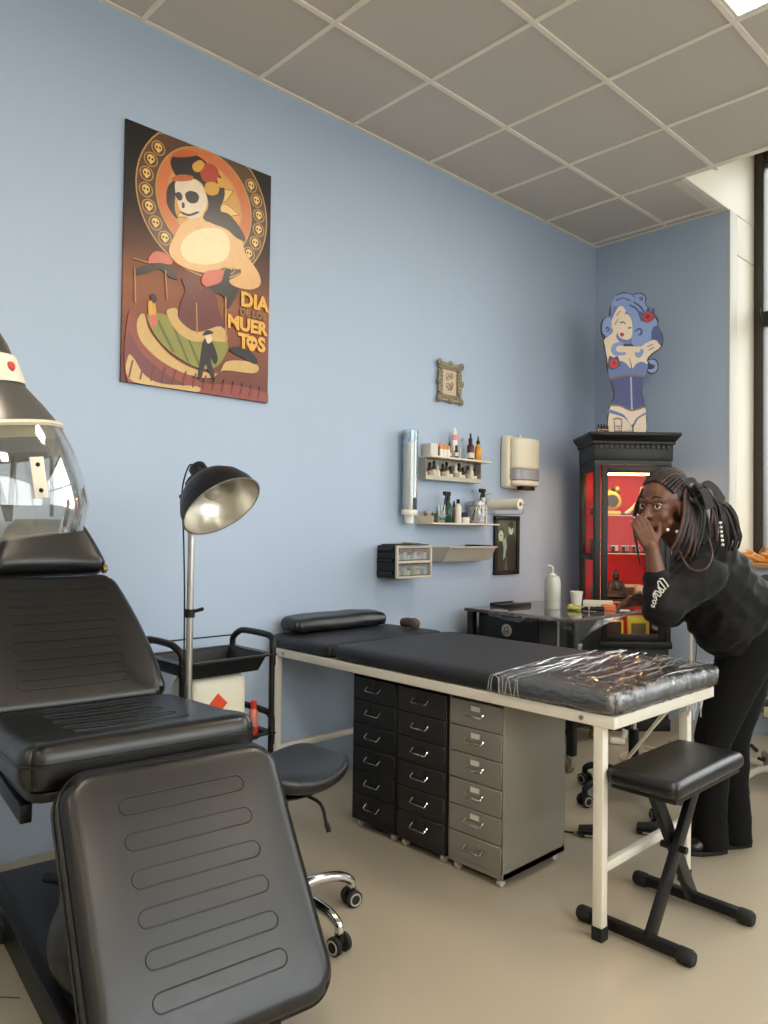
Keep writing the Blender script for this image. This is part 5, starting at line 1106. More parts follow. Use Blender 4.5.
MB().pad(SA - 0.03, SB - 0.03, 0.03, 0.01, 0.05, 0, 10, 10, 3, 0, Ts @ Matrix.Translation((0, 0, -0.03))).build('seat_shell', BLACK_PLASTIC, ch)
# backrest, narrower towards the head
BA, BB, BT = 0.325, 0.30, 0.105
dirb = Vector((-0.68, 0, 0.735)).normalized()
nzb = Vector((0, 1, 0)).cross(dirb)
ob = Vector((-0.475, 0, 0.715)) + dirb * BB - nzb * BT
Tb = panelT(ob, dirb)
def back_warp(p):
    v = max(0, (p.y / BB + 1) / 2)
    return (p.x * (1 - 0.30 * v ** 2.0), p.y, p.z - 0.015 * (1 - (p.x / BA) ** 2) * (p.z > BT / 2))
bk = MB().pad(BA, BB, BT, 0.04, 0.07, 0.015, 40, 40, 8, 0, Tb, back_warp).build('backrest', BLACK_LEATHER, ch)
bz = crown_z(BA, BB, BT, 0.015)
seams(bk, Tb, [-0.2 + 0.078 * i for i in range(6)], 0.17, 0.018, lambda x, y: bz(x, y) - 0.015 * (1 - (x / BA) ** 2) + 0.001)
MB().pad(BA - 0.06, BB - 0.05, 0.03, 0.01, 0.05, 0, 10, 10, 3, 0, Tb @ Matrix.Translation((0, 0, -0.03))).build('back_shell', BLACK_PLASTIC, ch)
# headrest
dirh = Vector((-0.5, 0, 0.866)).normalized(); nzh = Vector((0, 1, 0)).cross(dirh)
oh = Vector((-0.475, 0, 0.715)) + dirb * (2 * BB + 0.004) + dirh * 0.115 - nzh * 0.085
Th = panelT(oh, dirh)
def head_warp(p):
    v = max(0, (p.y / 0.115 + 1) / 2)
    return (p.x * (1 - 0.42 * v ** 1.3), p.y, p.z + 0.02 * v)
hd = MB().pad(0.225, 0.115, 0.09, 0.038, 0.05, 0.012, 30, 16, 8, 0, Th, head_warp).build('headrest', BLACK_LEATHER, ch)
MB().box(0.20, 0.218, -0.115, -0.09, 0.04, 0.075, 0, Th).build('clip', BRASS, ch, bevel=0.003)
# base
MB().box(-0.78, 0.50, -0.225, 0.225, 0.012, 0.085).build('base_plate', mat('chair_base', (40, 44, 50), 0.45, metal=0.2, var=0.1), ch, bevel=0.008)
MB().box(-0.82, 0.50, -0.24, -0.205, 0.0, 0.1).build('base_rail', BLACK_METAL, ch, bevel=0.004); MB().box(-0.82, 0.50, 0.205, 0.24, 0.0, 0.1).build('base_rail', BLACK_METAL, ch, bevel=0.004)
MB().box(-0.5, -0.42, -0.38, 0.38, 0.0, 0.07).build('cross_foot', mat('chair_base2', (50, 54, 58), 0.45, metal=0.2, var=0.1), ch, bevel=0.006)
MB().box(-0.12, 0.12, -0.13, 0.13, 0.085, 0.64).build('lift_column', BLACK_METAL, ch, bevel=0.01)
organic('lift_cover', MB().sphere((0.10, -0.09, 0.2), (0.17, 0.15, 0.15), 18).sphere((0.06, -0.07, 0.30), (0.14, 0.13, 0.12), 18).sphere((0.12, -0.08, 0.13), (0.18, 0.14, 0.05), 18), 0.012, BLACK_LEATHER, ch, 4)
MB().capsule((-0.55, -0.08, 0.12), 0.018, (-0.42, 0.02, 0.12), 0.015).build('lever', BLACK_PLASTIC, ch); MB().cyl((-0.42, 0.02, 0.05), (-0.42, 0.02, 0.12), 0.01).build('lever_post', BLACK_METAL, ch)
MB().box(0.1, 0.24, -0.02, 0.02, 0.58, 0.63).build('panel_arm', BLACK_METAL, ch, bevel=0.004)
MB().bar((0.1, 0.12, 0.6), (0.30, 0.12, 0.52), 0.03, 0.02, 0).build('hinge_arm', BLACK_METAL, ch); MB().bar((0.1, -0.12, 0.6), (0.30, -0.12, 0.52), 0.03, 0.02, 0).build('hinge_arm', BLACK_METAL, ch)
MB().bar((-0.1, 0.12, 0.6), (-0.46, 0.12, 0.62), 0.04, 0.02, 0).build('back_arm', BLACK_METAL, ch); MB().bar((-0.1, -0.12, 0.6), (-0.46, -0.12, 0.62), 0.04, 0.02, 0).build('back_arm', BLACK_METAL, ch)
MB().bar((-0.38, -0.30, 0.60), (0.1, -0.30, 0.58), 0.05, 0.03, 0).build('side_rail', BLACK_METAL, ch, bevel=0.004)
pc_ = MB().tube(smoothpath([(0.12, 0.80, 0.006), (0.16, 0.98, 0.006), (0.14, 1.1, 0.006), (0.22, 1.2, 0.006), (0.4, 1.26, 0.006)], 8), 0.005, 8).build('power_cable', BLACK_PLASTIC)
tag(pc_, 'thin black power cable on the floor along the blue wall behind the chair', 'cable')
# ================================================================== HAIR DRYER HOOD
hdr = thing('hood_dryer', 'vintage salon hair dryer hood with a clear plastic visor', 'hair dryer', (1.0, 0.12, 0))
BASEC = mat('dryer_base', (60, 60, 62), 0.4, metal=0.3, var=0.1)
MB().lathe([(0.22, 0), (0.22, 0.02), (0.05, 0.05), (0.025, 0.08)], 24).build('floor_base', BASEC, hdr)
MB().cyl((0, 0, 0.06), (0, 0, 1.78), 0.02).build('pole', CHROME, hdr)
axd = (Vector((0, 0, 1)) + RT * -0.13 + FW * -0.06).normalized()
hc = Vector((1.315, 0.565, 1.556)) - RT * 0.038 - Vector((1.0, 0.12, 0))
THd = frame(hc, axd, RT)
GREYD = mat('dryer_grey', (104, 102, 98), 0.3, metal=0.6, var=0.12, vscale=12)
MB().lathe([(0.165, -0.012), (0.16, 0.0), (0.132, 0.045), (0.1, 0.09), (0.096, 0.1), (0.092, 0.095), (0.155, -0.008)], 40, 0, THd, ring=True).build('hood_cone', GREYD, hdr)
MB().lathe([(0.17, -0.016), (0.174, -0.01), (0.17, -0.003), (0.16, -0.004), (0.16, -0.015)], 40, 0, THd, ring=True).build('rim', mat('dryer_rim', (206, 196, 172), 0.4, var=0.06), hdr)
MB().lathe([(0.102, 0.094), (0.103, 0.098), (0.089, 0.158), (0.085, 0.161), (0.08, 0.155), (0.092, 0.094)], 36, 0, THd, ring=True).build('collar', mat('dryer_collar', (214, 204, 184), 0.35, var=0.06), hdr)
MB().lathe([(0.083, 0.158), (0.075, 0.19), (0.056, 0.232), (0.028, 0.255), (1e-4, 0.262)], 36, 0, THd).build('cap', mat('dryer_cap', (112, 110, 106), 0.15, metal=0.8, var=0.06), hdr)
MB().lathe([(0.168, -0.014), (0.188, -0.07), (0.202, -0.15), (0.205, -0.2), (0.184, -0.262), (0.181, -0.259), (0.201, -0.199), (0.198, -0.15), (0.184, -0.07), (0.164, -0.014)], 48, 0, THd, ring=True).build('visor', thin_clear('visor_clear', tint=(0.93, 0.94, 0.93), gloss=0.16, rough=0.04, milky=0.035), hdr)
MB().lathe([(0.15, -0.04), (0.16, -0.015), (0.15, -0.012), (0.14, -0.04), (0.15, -0.04)], 36, 0, THd).build('inner_ring', mat('inner_ring', (186, 168, 130), 0.4, var=0.1), hdr)
MB().lathe([(0.155, -0.075), (0.158, -0.045), (0.14, -0.045), (0.137, -0.072), (0.155, -0.075)], 36, 0, THd).build('heater_ring', BLACK_PLASTIC, hdr)
for a in (0.3, 1.6, 3.4, 5.2): MB().bar(THd @ Vector((0.14 * math.cos(a), 0.14 * math.sin(a), -0.06)), THd @ Vector((0.12 * math.cos(a + 0.2), 0.12 * math.sin(a + 0.2), -0.22)), 0.012, 0.008).build('strut', BLACK_PLASTIC, hdr)
for k, z in enumerate((0.105, 0.125, 0.148)):
    rr = 0.1 - 0.2 * (z - 0.1); a = -0.95; MB().sphere(THd @ Vector((rr * math.cos(a), rr * math.sin(a), z)), 0.0055, 8).build('screw', BLACK_PLASTIC, hdr)
a = -0.25; MB().sphere(THd @ Vector((0.097 * math.cos(a), 0.097 * math.sin(a), 0.128)), (0.006, 0.01, 0.012), 8).build('badge', mat('badge_red', (190, 60, 44), 0.4, var=0.1), hdr)
a = -0.62
pl = MB().box(-0.016, 0.016, -0.045, 0.045, -0.002, 0.002, 0, frame(THd @ Vector((0.204 * math.cos(a), 0.204 * math.sin(a), -0.135)), (THd.to_3x3() @ Vector((math.cos(a), math.sin(a), 0))), THd.to_3x3() @ Vector((-math.sin(a), math.cos(a), 0.0)))).build('hinge_plate', mat('plate_cream', (210, 202, 186), 0.4, var=0.08), hdr, bevel=0.001)
for dz in (-0.028, 0.028): MB().sphere(THd @ Vector((0.207 * math.cos(a), 0.207 * math.sin(a), -0.135 + dz)), 0.005, 8).build('rivet', BLACK_METAL, pl)
topc = THd @ Vector((0, 0, 0.255))
MB().tube(smoothpath([(0, 0, 1.76), (0.02, 0.02, 1.86), (0.12, 0.15, 1.93), (topc.x, topc.y, topc.z + 0.03), (topc.x, topc.y, topc.z - 0.01)], 6), 0.016, 10).build('arm', CHROME, hdr)
# ================================================================== LAMP ON A STAND
lm = thing('floor_lamp', 'studio lamp with a black dome shade and silver inside on a steel pole', 'lamp', (0.676, 1.425, 0))
MB().lathe([(0.13, 0), (0.13, 0.015), (0.03, 0.03), (0.014, 0.05)], 24).build('base', BLACK_METAL, lm)
MB().cyl((0, 0, 0.04), (0, 0, 1.44), 0.0125, n=16).build('pole', STEEL, lm)
MB().cyl((0, 0, 1.36), (0, 0, 1.43), 0.018, n=14).build('sleeve', BLACK_PLASTIC, lm)
MB().cyl((0, 0, 1.0), (0, 0, 1.03), 0.018, n=14).build('collar', BLACK_PLASTIC, lm)
q0 = Vector((0, 0, 1.018)); MB().capsule(q0, 0.006, q0 + RT * 0.045 + UP * 0.012, 0.007).build('clamp_screw', BLACK_PLASTIC, lm)
ax = (RT * 0.555 - UP * 0.74 - FW * 0.38).normalized()
rc = Vector((0.774, 1.478, 1.407)) + RT * 0.028 - FW * 0.07 - Vector((0.676, 1.425, 0))
dep = 0.145; TLm = frame(rc - ax * dep, ax, RT)
prof = [(1e-4, 0), (0.05, 0.006), (0.09, 0.027), (0.122, 0.062), (0.142, 0.105), (0.15, dep)]
MB().lathe(prof + [(0.1465, dep), (0.139, 0.106), (0.119, 0.064), (0.088, 0.031), (0.05, 0.0105), (1e-4, 0.005)], 40, 0, TLm).build('shade', BLACK_METAL, lm)
MB().lathe([(0.1462, dep - 0.001), (0.1385, 0.107), (0.1185, 0.065), (0.0875, 0.0318), (0.05, 0.0112), (1e-4, 0.0057)], 40, 0, TLm, caps=False).build('reflector', mat('lamp_reflector', (206, 200, 188), 0.32, metal=0.9, var=0.05, bump=0.1, bscale=40), lm)
MB().lathe([(0.0148 * 10, dep - 0.002), (0.152, dep), (0.148, dep + 0.002)], 40, 0, TLm, ring=True).build('rim', STEEL, lm)
MB().lathe([(0.018, 0.005), (0.02, 0.03), (0.03, 0.055), (0.033, 0.075), (0.022, 0.098), (1e-4, 0.104)], 20, 0, TLm).build('bulb', mat('bulb_silver', (226, 220, 206), 0.25, metal=0.4, var=0.03), lm)
MB().lathe([(0.028, -0.055), (0.032, -0.05), (0.034, 0.0), (0.03, 0.008)], 20, 0, TLm).build('socket', BLACK_PLASTIC, lm)
hp = TLm @ Vector((0, 0, -0.03))
MB().tube(smoothpath([(0, 0, 1.48), (hp.x * 0.3 - 0.012, hp.y * 0.3 - 0.012, 1.50), (hp.x * 0.6, hp.y * 0.6, hp.z - 0.01), hp], 5), 0.012, 10).build('bracket', BLACK_PLASTIC, lm)
MB().sphere((-0.005, -0.005, 1.49), 0.02, 12).build('knuckle', BLACK_PLASTIC, lm)
k0 = Vector((0, 0, 1.46)); MB().capsule(k0, 0.006, k0 - RT * 0.04 - UP * 0.015, 0.009).build('wing_screw', BLACK_PLASTIC, lm)
tp_ = TLm @ Vector((0, 0, -0.055))
MB().tube(smoothpath([tp_, tp_ + Vector((-0.02, -0.02, 0.0)), Vector((-0.028, -0.026, 1.46)), Vector((-0.022, -0.02, 1.3)), Vector((-0.016, -0.014, 1.04)), Vector((-0.014, -0.013, 0.6)), Vector((-0.014, -0.013, 0.05))], 8), 0.0032, 6).build('cord', BLACK_PLASTIC, lm)
# ================================================================== TROLLEY
tr = thing('trolley', 'black trolley with a deep tray and tube handles beside the blue wall', 'trolley', (0.375, 1.69, 0))
def tray_mesh(z, d):
    a, b = 0.17, 0.225; i1, i2 = 0.145, 0.19
    mb = MB()
    for (x0, x1, y0, y1) in ((-a, a, -b, -i2), (-a, a, i2, b), (-a, -i1, -i2, i2), (i1, a, -i2, i2)): mb.box(x0, x1, y0, y1, z - 0.008, z)
    o = [(-i1, -i2), (i1, -i2), (i1, i2), (-i1, i2)]; c = [(-i1 + 0.02, -i2 + 0.03), (i1 - 0.02, -i2 + 0.03), (i1 - 0.02, i2 - 0.03), (-i1 + 0.02, i2 - 0.03)]
    vs = [(x, y, z - 0.004) for x, y in o] + [(x, y, z - d) for x, y in c] + [(x * 0.97, y * 0.97, z - 0.004) for x, y in o] + [(x * 0.97, y * 0.97, z - d + 0.004) for x, y in c]
    fs = [(i, 4 + i, 4 + (i + 1) % 4, (i + 1) % 4) for i in range(4)] + [(7, 6, 5, 4)] + [(8 + i, 8 + (i + 1) % 4, 12 + (i + 1) % 4, 12 + i) for i in range(4)] + [(12, 13, 14, 15)]
    mb.add(vs, fs); return mb
for z, d in ((0.80, 0.07), (0.47, 0.03), (0.15, 0.03)):
    t_ = tray_mesh(z, d).build('tray', BLACK_PLASTIC, tr)
for x in (-0.155, 0.155):
    for y in (-0.21, 0.21):
        lg = MB().cyl((x, y, 0.06), (x, y, 0.795), 0.012, n=12).build('post', BLACK_METAL, tr)
        MB().cyl((x - 0.01, y, 0.028), (x + 0.01, y, 0.028), 0.028, n=14).build('caster', RUBBER, lg); MB().cyl((x, y, 0.03), (x, y, 0.07), 0.009, n=8).build('caster_stem', STEEL, lg)
for z in (0.80, 0.47):
    for s in (-1, 1):
        y = s * 0.213
        MB().tube(smoothpath([(-0.155, y, z - 0.02), (-0.155, y, z + 0.03), (-0.13, y + s * 0.012, z + 0.06), (-0.08, y + s * 0.015, z + 0.072), (0.08, y + s * 0.015, z + 0.072), (0.13, y + s * 0.012, z + 0.06), (0.155, y, z + 0.03), (0.155, y, z - 0.05)], 5), 0.014, 10).build('handle', BLACK_METAL, tr)
MB().tube([(-0.155, -0.21, 0.845), (-0.155, 0.21, 0.845)], 0.0035, 6).build('guard_rail', BLACK_METAL, tr)
jc = thing('jerrycan', 'white plastic canister with an orange hazard diamond on the trolley', 'canister', (0.395, 1.68, 0.4455))
CANW = mat('canister_white', (226, 220, 200), 0.4, var=0.04)
MB().pad(0.085, 0.14, 0.275, 0.04, 0.03, 0.0, 12, 14, 14, 0, TR(0, 0, 0)).build('body', CANW, jc)
MB().cyl((0.0, -0.06, 0.27), (0.0, -0.06, 0.3), 0.022, n=16).build('screw_cap', WHITE_PLASTIC, jc)
def diamond(x, s, dx, m, nm, par):
    return MB().prism([(s, 0), (0, s), (-s, 0), (0, -s)], 0.002, 0, Matrix(((0, 0, 1, x), (1, 0, 0, dx), (0, 1, 0, 0.165), (0, 0, 0, 1)))).build(nm, m, par)
dmd = diamond(0.0845, 0.045, -0.01, mat('hazard_orange', (216, 74, 36), 0.5, var=0.05), 'hazard_diamond', jc); MB().prism([(0.02, 0), (0, 0.02), (-0.02, 0), (0, -0.02)], 0.001, 0, Matrix(((0, 0, 1, 0.0866), (1, 0, 0, -0.01), (0, 1, 0, 0.165), (0, 0, 0, 1)))).build('symbol', MATS['hazard_orange'], dmd)
rbt = thing('red_bottle', 'small bottle with a red cap beside the white canister on the trolley', 'bottle', (0.46, 1.858, 0.4455)); MB().lathe([(0.018, 0), (0.02, 0.005), (0.02, 0.1), (0.01, 0.12)], 14).build('body', mat('red_clear', (206, 120, 104), 0.3, var=0.1), rbt); MB().lathe([(0.013, 0.115), (0.013, 0.145), (0.008, 0.15)], 12).build('cap', mat('red_cap', (206, 52, 34), 0.4, var=0.05), rbt); MB().lathe([(0.0205, 0.005), (0.021, 0.005), (0.021, 0.04), (0.0205, 0.04)], 14).build('band', MATS['red_cap'], rbt)
# ================================================================== STOOLS
def star_stool(name, label, cat, loc, rz, r, seat=None, legm=CHROME, hub=0.1, seath=0.46):
    t = thing(name, label, cat, loc, rz)
    MB().lathe([(0.05, hub - 0.03), (0.05, hub + 0.02), (0.03, hub + 0.05), (0.027, hub + 0.06)], 20).build('hub', legm, t)
    MB().cyl((0, 0, hub + 0.04), (0, 0, seath * 0.7), 0.025, n=16).build('sleeve', BLACK_PLASTIC if legm is CHROME else legm, t)
    MB().cyl((0, 0, seath * 0.68), (0, 0, seath + 0.002), 0.014, n=14).build('gas_lift', CHROME, t)
    for i in range(5):
        a = 2 * PI * i / 5; c, s = math.cos(a), math.sin(a)
        P = [(0.03 * c, 0.03 * s, hub), (r * 0.45 * c, r * 0.45 * s, hub + 0.02), (r * 0.8 * c, r * 0.8 * s, hub + 0.012), (r * 0.98 * c, r * 0.98 * s, hub - 0.012), (r * c, r * s, 0.062)]
        lg = MB().tube(smoothpath(P, 6), [0.021 - 0.0003 * k for k in range(25)], 12).build('leg', legm, t)
        cx, cy = r * c, r * s; tx, ty = -s, c
        for w in (-0.02, 0.02): 
            Tw = frame((cx + tx * w * 1.1 - tx * 0.0, cy + ty * w * 1.1, 0.0295), (tx, ty, 0))
            wh = MB().lathe([(0.0, -0.011), (0.022, -0.011), (0.029, -0.006), (0.029, 0.006), (0.022, 0.011), (0.0, 0.011)], 20, 0, Tw).build('wheel', RUBBER, lg)
            MB().lathe([(0.016, 0.0112 if w > 0 else -0.0112), (0.021, 0.0125 if w > 0 else -0.0125), (0.0225, 0.0108 if w > 0 else -0.0108)], 20, 0, Tw, caps=False).build('wheel_ring', GREYM, lg)
        MB().box(-0.014, 0.014, -0.009, 0.009, 0.028, 0.068, 0, TR(cx, cy, 0, 0, 0, a)).build('fork', BLACK_PLASTIC, lg, bevel=0.003)
    return t
ss = star_stool('saddle_stool', 'black saddle stool with chrome legs half hidden behind the tattoo chair', 'stool', (1.10, 1.553, 0), 0.10, 0.265)
def saddle(p):
    v = p.y / 0.2; u = p.x / 0.19
    return (p.x * (1 - 0.12 * v * v), p.y, p.z + 0.06 * v * v + 0.02 * max(0, u) ** 2 - 0.01 * (1 - u * u))
MB().pad(0.19, 0.20, 0.042, 0.02, 0.12, 0.006, 28, 28, 6, 0, TR(-0.01, 0.01, 0.462), saddle).build('seat_pad', BLACK_LEATHER, ss)
MB().lathe([(0.10, 0.445), (0.13, 0.46), (0.12, 0.465)], 20).build('seat_plate', BLACK_METAL, ss)
MB().tube(smoothpath([(0.05, 0.02, 0.445), (0.12, 0.05, 0.42), (0.14, 0.06, 0.36), (0.15, 0.065, 0.33)], 5), [0.006] * 11 + [0.009] * 5, 8).build('lever', BLACK_PLASTIC, ss)
s2 = star_stool('work_stool', 'black wheeled stool behind the treatment bed, mostly hidden', 'stool', (1.30, 3.56, 0), 0.55, 0.29, None, BLACK_METAL, 0.1, 0.5)
MB().pad(0.17, 0.17, 0.07, 0.03, 0.16, 0.01, 24, 24, 6, 0, TR(0, 0, 0.502)).build('seat_pad', BLACK_LEATHER, s2)
# ================================================================== FLOOR THINGS BEHIND THE BED
def pedal(label, loc, rz):
    t = thing('foot_pedal', label, 'foot pedal', loc, rz)
    MB().box(-0.055, 0.055, -0.04, 0.04, 0, 0.02).build('base', BLACK_PLASTIC, t, bevel=0.006)
    MB().box(-0.05, 0.05, -0.034, 0.034, 0.02, 0.032, 0, TR(0, 0, 0.004, 0, -0.1)).build('treadle', RUBBER, t, bevel=0.004)
    MB().box(-0.03, 0.03, -0.0415, -0.0395, 0.006, 0.014).build('plate', GREYM, t)
    return t
pedal('black foot pedal on the floor beside the grey cabinet', (1.40, 3.0, 0), 0.6)
pedal('black foot pedal on the floor behind the X frame bench', (1.56, 3.22, 0), 0.5)
CREAMC = mat('cream_cable', (206, 192, 164), 0.5, var=0.05)
rnd = random.Random(11)
def cable(label, pts, r, m): return tag(MB().tube(smoothpath(pts, 8), r, 7).build('cable', m), label, 'cable')
cable('cream cable coiled in wide loops on the floor behind the bed', [(0.95 + 0.11 * math.cos(t * 0.55) + 0.03 * t / 4, 4.22 + 0.15 * math.sin(t * 0.55), 0.006 + 0.0045 * (t // 11)) for t in range(30)], 0.0045, CREAMC)
cable('cream cable running along the floor to the corner cabinet', [(0.3, 4.47, 0.005), (0.5, 4.55, 0.005), (0.7, 4.5, 0.005), (0.95, 4.48, 0.005), (1.0, 4.62, 0.005), (0.93, 4.72, 0.005)], 0.0045, CREAMC)
cable('black cable leading from the pedal under the bed', [(1.34, 2.96, 0.004), (1.2, 2.9, 0.004), (1.1, 2.95, 0.004), (0.95, 3.1, 0.004)], 0.004, BLACK_PLASTIC)
pg = thing('power_strip', 'white plug block on the floor among the cream cables', 'plug', (0.74, 4.40, 0), 0.6)
MB().pad(0.05, 0.025, 0.04, 0.014, 0.015, 0, 12, 8, 5).build('block', WHITE_PLASTIC, pg); MB().cyl((0.04, 0, 0.044), (0.05, 0, 0.09), 0.02, n=14).build('plug_head', WHITE_PLASTIC, pg)
# ================================================================== RIGHT EDGE: OFFICE CHAIR, STAND, SILL PLANT
oc_ = star_stool('office_chair', 'black office chair by the window behind the person', 'office chair', (1.70, 4.315, 0), 0.81, 0.32, None, mat('pale_chair_base', (176, 170, 158), 0.4, metal=0.2, var=0.05), 0.09, 0.46)
MB().pad(0.24, 0.24, 0.07, 0.03, 0.06, 0.01, 20, 20, 5, 0, TR(0, 0, 0.462)).build('seat_pad', BLACK_LEATHER, oc_)
FAB = mat('chair_fabric', (44, 46, 50), 0.85, var=0.15, vscale=90, bump=0.2, bscale=300)
Tbk = TR(0, 0, 0)
def bend(p): return (p.x, p.y, p.z - 0.05 * (p.x / 0.23) ** 2)
MB().pad(0.225, 0.27, 0.045, 0.02, 0.09, 0.006, 24, 24, 4, 0, Tbk @ Matrix(((1, 0, 0, 0), (0, 0, -1, -0.2), (0, 1, 0, 0.86), (0, 0, 0, 1))), bend).build('backrest', FAB, oc_)
MB().tube(smoothpath([(0, -0.1, 0.47), (0, -0.24, 0.48), (0.0, -0.27, 0.6), (0, -0.25, 0.7)], 5), 0.02, 8).build('back_spine', BLACK_PLASTIC, oc_)
for s in (-1, 1): MB().tube(smoothpath([(s * 0.2, 0.0, 0.47), (s * 0.25, 0.0, 0.5), (s * 0.255, -0.02, 0.76), (s * 0.25, -0.1, 0.82), (s * 0.25, 0.15, 0.825)], 5), 0.017, 8).build('armrest', BLACK_PLASTIC, oc_)
ts = thing('tripod_stand', 'white tripod stand with black feet behind the person', 'tripod', (1.03, 4.80, 0))
MB().cyl((0, 0, 0.28), (0, 0, 1.1), 0.011, n=12).build('pole', WHITE_PAINT, ts); MB().cyl((0, 0, 0.3), (0, 0, 0.35), 0.02, n=12).build('collar', BLACK_PLASTIC, ts)
for (x, y) in ((0.37, 0.09), (-0.22, -0.2), (-0.16, 0.27)):
    lg = MB().cyl((0.02 * (1 if x > 0 else -1), 0, 0.33), (x * 0.93, y * 0.93, 0.035), 0.009, n=10).build('leg', WHITE_PAINT, ts)
    MB().capsule((x * 0.92, y * 0.92, 0.038), 0.012, (x, y, 0.012), 0.012, 10).build('foot', RUBBER, lg)
MB().tube(smoothpath([(0.02, -0.01, 1.05), (0.05, -0.02, 0.95), (0.03, -0.02, 0.8), (0.04, -0.01, 0.6), (0.02, 0, 0.42)], 6), 0.003, 6).build('cord', BLACK_PLASTIC, ts)
dp_ = thing('driftwood', 'orange tangled dried wood ornament on the window sill', 'ornament', (1.22, 5.55, 1.1355))
DW = mat('orange_wood', (214, 152, 74), 0.5, var=0.25, vscale=20); rnd = random.Random(5)
MB().lathe([(0.07, 0), (0.08, 0.01), (0.06, 0.03)], 16).build('base', DW, dp_)
for i in range(14):
    a = rnd.uniform(0, 6.28); p = [Vector((0.03 * math.cos(a), 0.03 * math.sin(a), 0.02))]
    for k in range(5): p.append(p[-1] + Vector((0.045 * math.cos(a + k * rnd.uniform(-0.9, 0.9)), 0.045 * math.sin(a + k * rnd.uniform(-0.9, 0.9)), rnd.uniform(-0.012, 0.035))))
    for v in p: v.z = max(v.z, 0.014)
    MB().tube(smoothpath(p, 4), [0.013 - 0.0004 * k for k in range(21)], 7).build('twig', DW, dp_)
# ================================================================== PERSON
pe = thing('person', 'person in a black hoodie and black trousers bending forward, hand over the mouth', 'person', (1.86, 3.258, 0), math.radians(46.3))
SKIN = mat('dark_brown_skin', (104, 66, 50), 0.45, var=0.1, vscale=18, bump=0.05, bscale=200)
V = Vector
HC_ = V((-0.318, -0.17, 1.438))
fa = math.radians(54); HF = V((-math.sin(fa), -math.cos(fa), 0.0)); HF = (HF + V((0, 0, -0.05))).normalized()
HU = (V((0, 0, 1)) - HF * HF.z).normalized(); HU = (HU + V((0.08, 0, 0))).normalized(); HL = HU.cross(HF).normalized(); HU = HF.cross(HL).normalized()
HS = 1.02
def h(f, l, u): return HC_ + (HF * f + HL * l + HU * u) * HS
HR = Matrix(((HF.x, HL.x, HU.x, 0), (HF.y, HL.y, HU.y, 0), (HF.z, HL.z, HU.z, 0), (0, 0, 0, 1)))
def he(mb, f, l, u, rf, rl, ru): mb.sphere(h(f, l, u), (rf * HS, rl * HS, ru * HS), 18, 0, None, HR)
b = MB()
he(b, -0.015, 0, 0.035, 0.098, 0.077, 0.092); he(b, 0.03, 0, -0.03, 0.066, 0.063, 0.085); he(b, 0.045, 0, -0.088, 0.038, 0.04, 0.03)
for s in (-1, 1):
    he(b, 0.05, s * 0.038, -0.03, 0.032, 0.027, 0.036); he(b, -0.005, s * 0.078, -0.01, 0.02, 0.011, 0.032); he(b, 0.095, s * 0.011, -0.036, 0.011, 0.009, 0.008)
    b.capsule(h(0.084, 0, 0.024), 0.012, h(0.07, s * 0.046, 0.026), 0.011)
    b.capsule(h(0.094, 0, -0.062), 0.0095, h(0.084, s * 0.022, -0.065), 0.006); b.capsule(h(0.092, 0, -0.076), 0.0105, h(0.082, s * 0.02, -0.074), 0.006)
    b.capsule(h(0.03, s * 0.05, -0.06), 0.024, h(0.048, s * 0.02, -0.095), 0.02)
b.capsule(h(0.088, 0, 0.005), 0.008, h(0.105, 0, -0.03), 0.0125)
b.capsule(h(-0.02, 0, -0.06), 0.056, (-0.185, -0.12, 1.27), 0.062)
# trunk and legs
b.capsule((-0.185, -0.12, 1.26), 0.07, (-0.08, -0.07, 1.16), 0.13); b.capsule((-0.08, -0.07, 1.16), 0.13, (0.06, 0.02, 1.03), 0.12); b.capsule((0.06, 0.02, 1.03), 0.12, (0.17, 0.08, 0.92), 0.13)
b.capsule((-0.184, -0.21, 1.19), 0.06, (-0.12, 0.03, 1.21), 0.06)
for (H_, K_, A_) in (((0.14, 0.0, 0.9), (-0.055, -0.036, 0.47), (-0.05, 0.0, 0.07)), ((0.2, 0.14, 0.9), (0.07, 0.064, 0.45), (0.085, 0.07, 0.07))):
    b.capsule(H_, 0.085, K_, 0.055); b.capsule(K_, 0.055, A_, 0.038); b.capsule(A_, 0.036, (A_[0] - 0.06, A_[1] - 0.012, 0.04), 0.022)
# near arm: elbow down, hand up over the mouth
EL = V((-0.365, -0.285, 1.055)); WR = V((-0.392, -0.272, 1.272))
b.capsule((-0.184, -0.225, 1.185), 0.055, EL, 0.042); b.capsule(EL, 0.042, EL.lerp(WR, 0.35), 0.041); b.capsule(EL.lerp(WR, 0.35), 0.041, WR, 0.027)
mouth = h(0.1, 0, -0.068)
up = (mouth + HF * 0.022 + V((-0.004, 0, -0.012)) - WR).normalized(); side = (HL * 0.82 - HF * 0.57).normalized(); side = (side - up * side.dot(up)).normalized(); out = side.cross(up).normalized()
if out.dot(HF) < 0: out = -out
PB = WR + up * 0.012; PK = WR + up * 0.072 + out * 0.012          # palm base / knuckles
for l in (-0.024, -0.008, 0.008, 0.024): b.capsule(PB + side * l * 0.75, 0.0145, PK + side * l * 1.1, 0.0115)
nails = []
for l, L, bend in ((-0.0265, 0.056, 0.0), (-0.009, 0.069, 0.004), (0.009, 0.073, 0.004), (0.0265, 0.066, 0.0)):
    p0 = PK + side * l; p1 = p0 + up * L * 0.42 + out * 0.004; p2 = p1 + up * L * 0.32 - out * 0.006 - side * l * 0.05; p3 = p2 + up * L * 0.24 - out * 0.012
    b.capsule(p0, 0.0088, p1, 0.0082); b.capsule(p1, 0.0082, p2, 0.0075); b.capsule(p2, 0.0075, p3, 0.0064)
    nails.append((p3, (p3 - p2).normalized(), out))
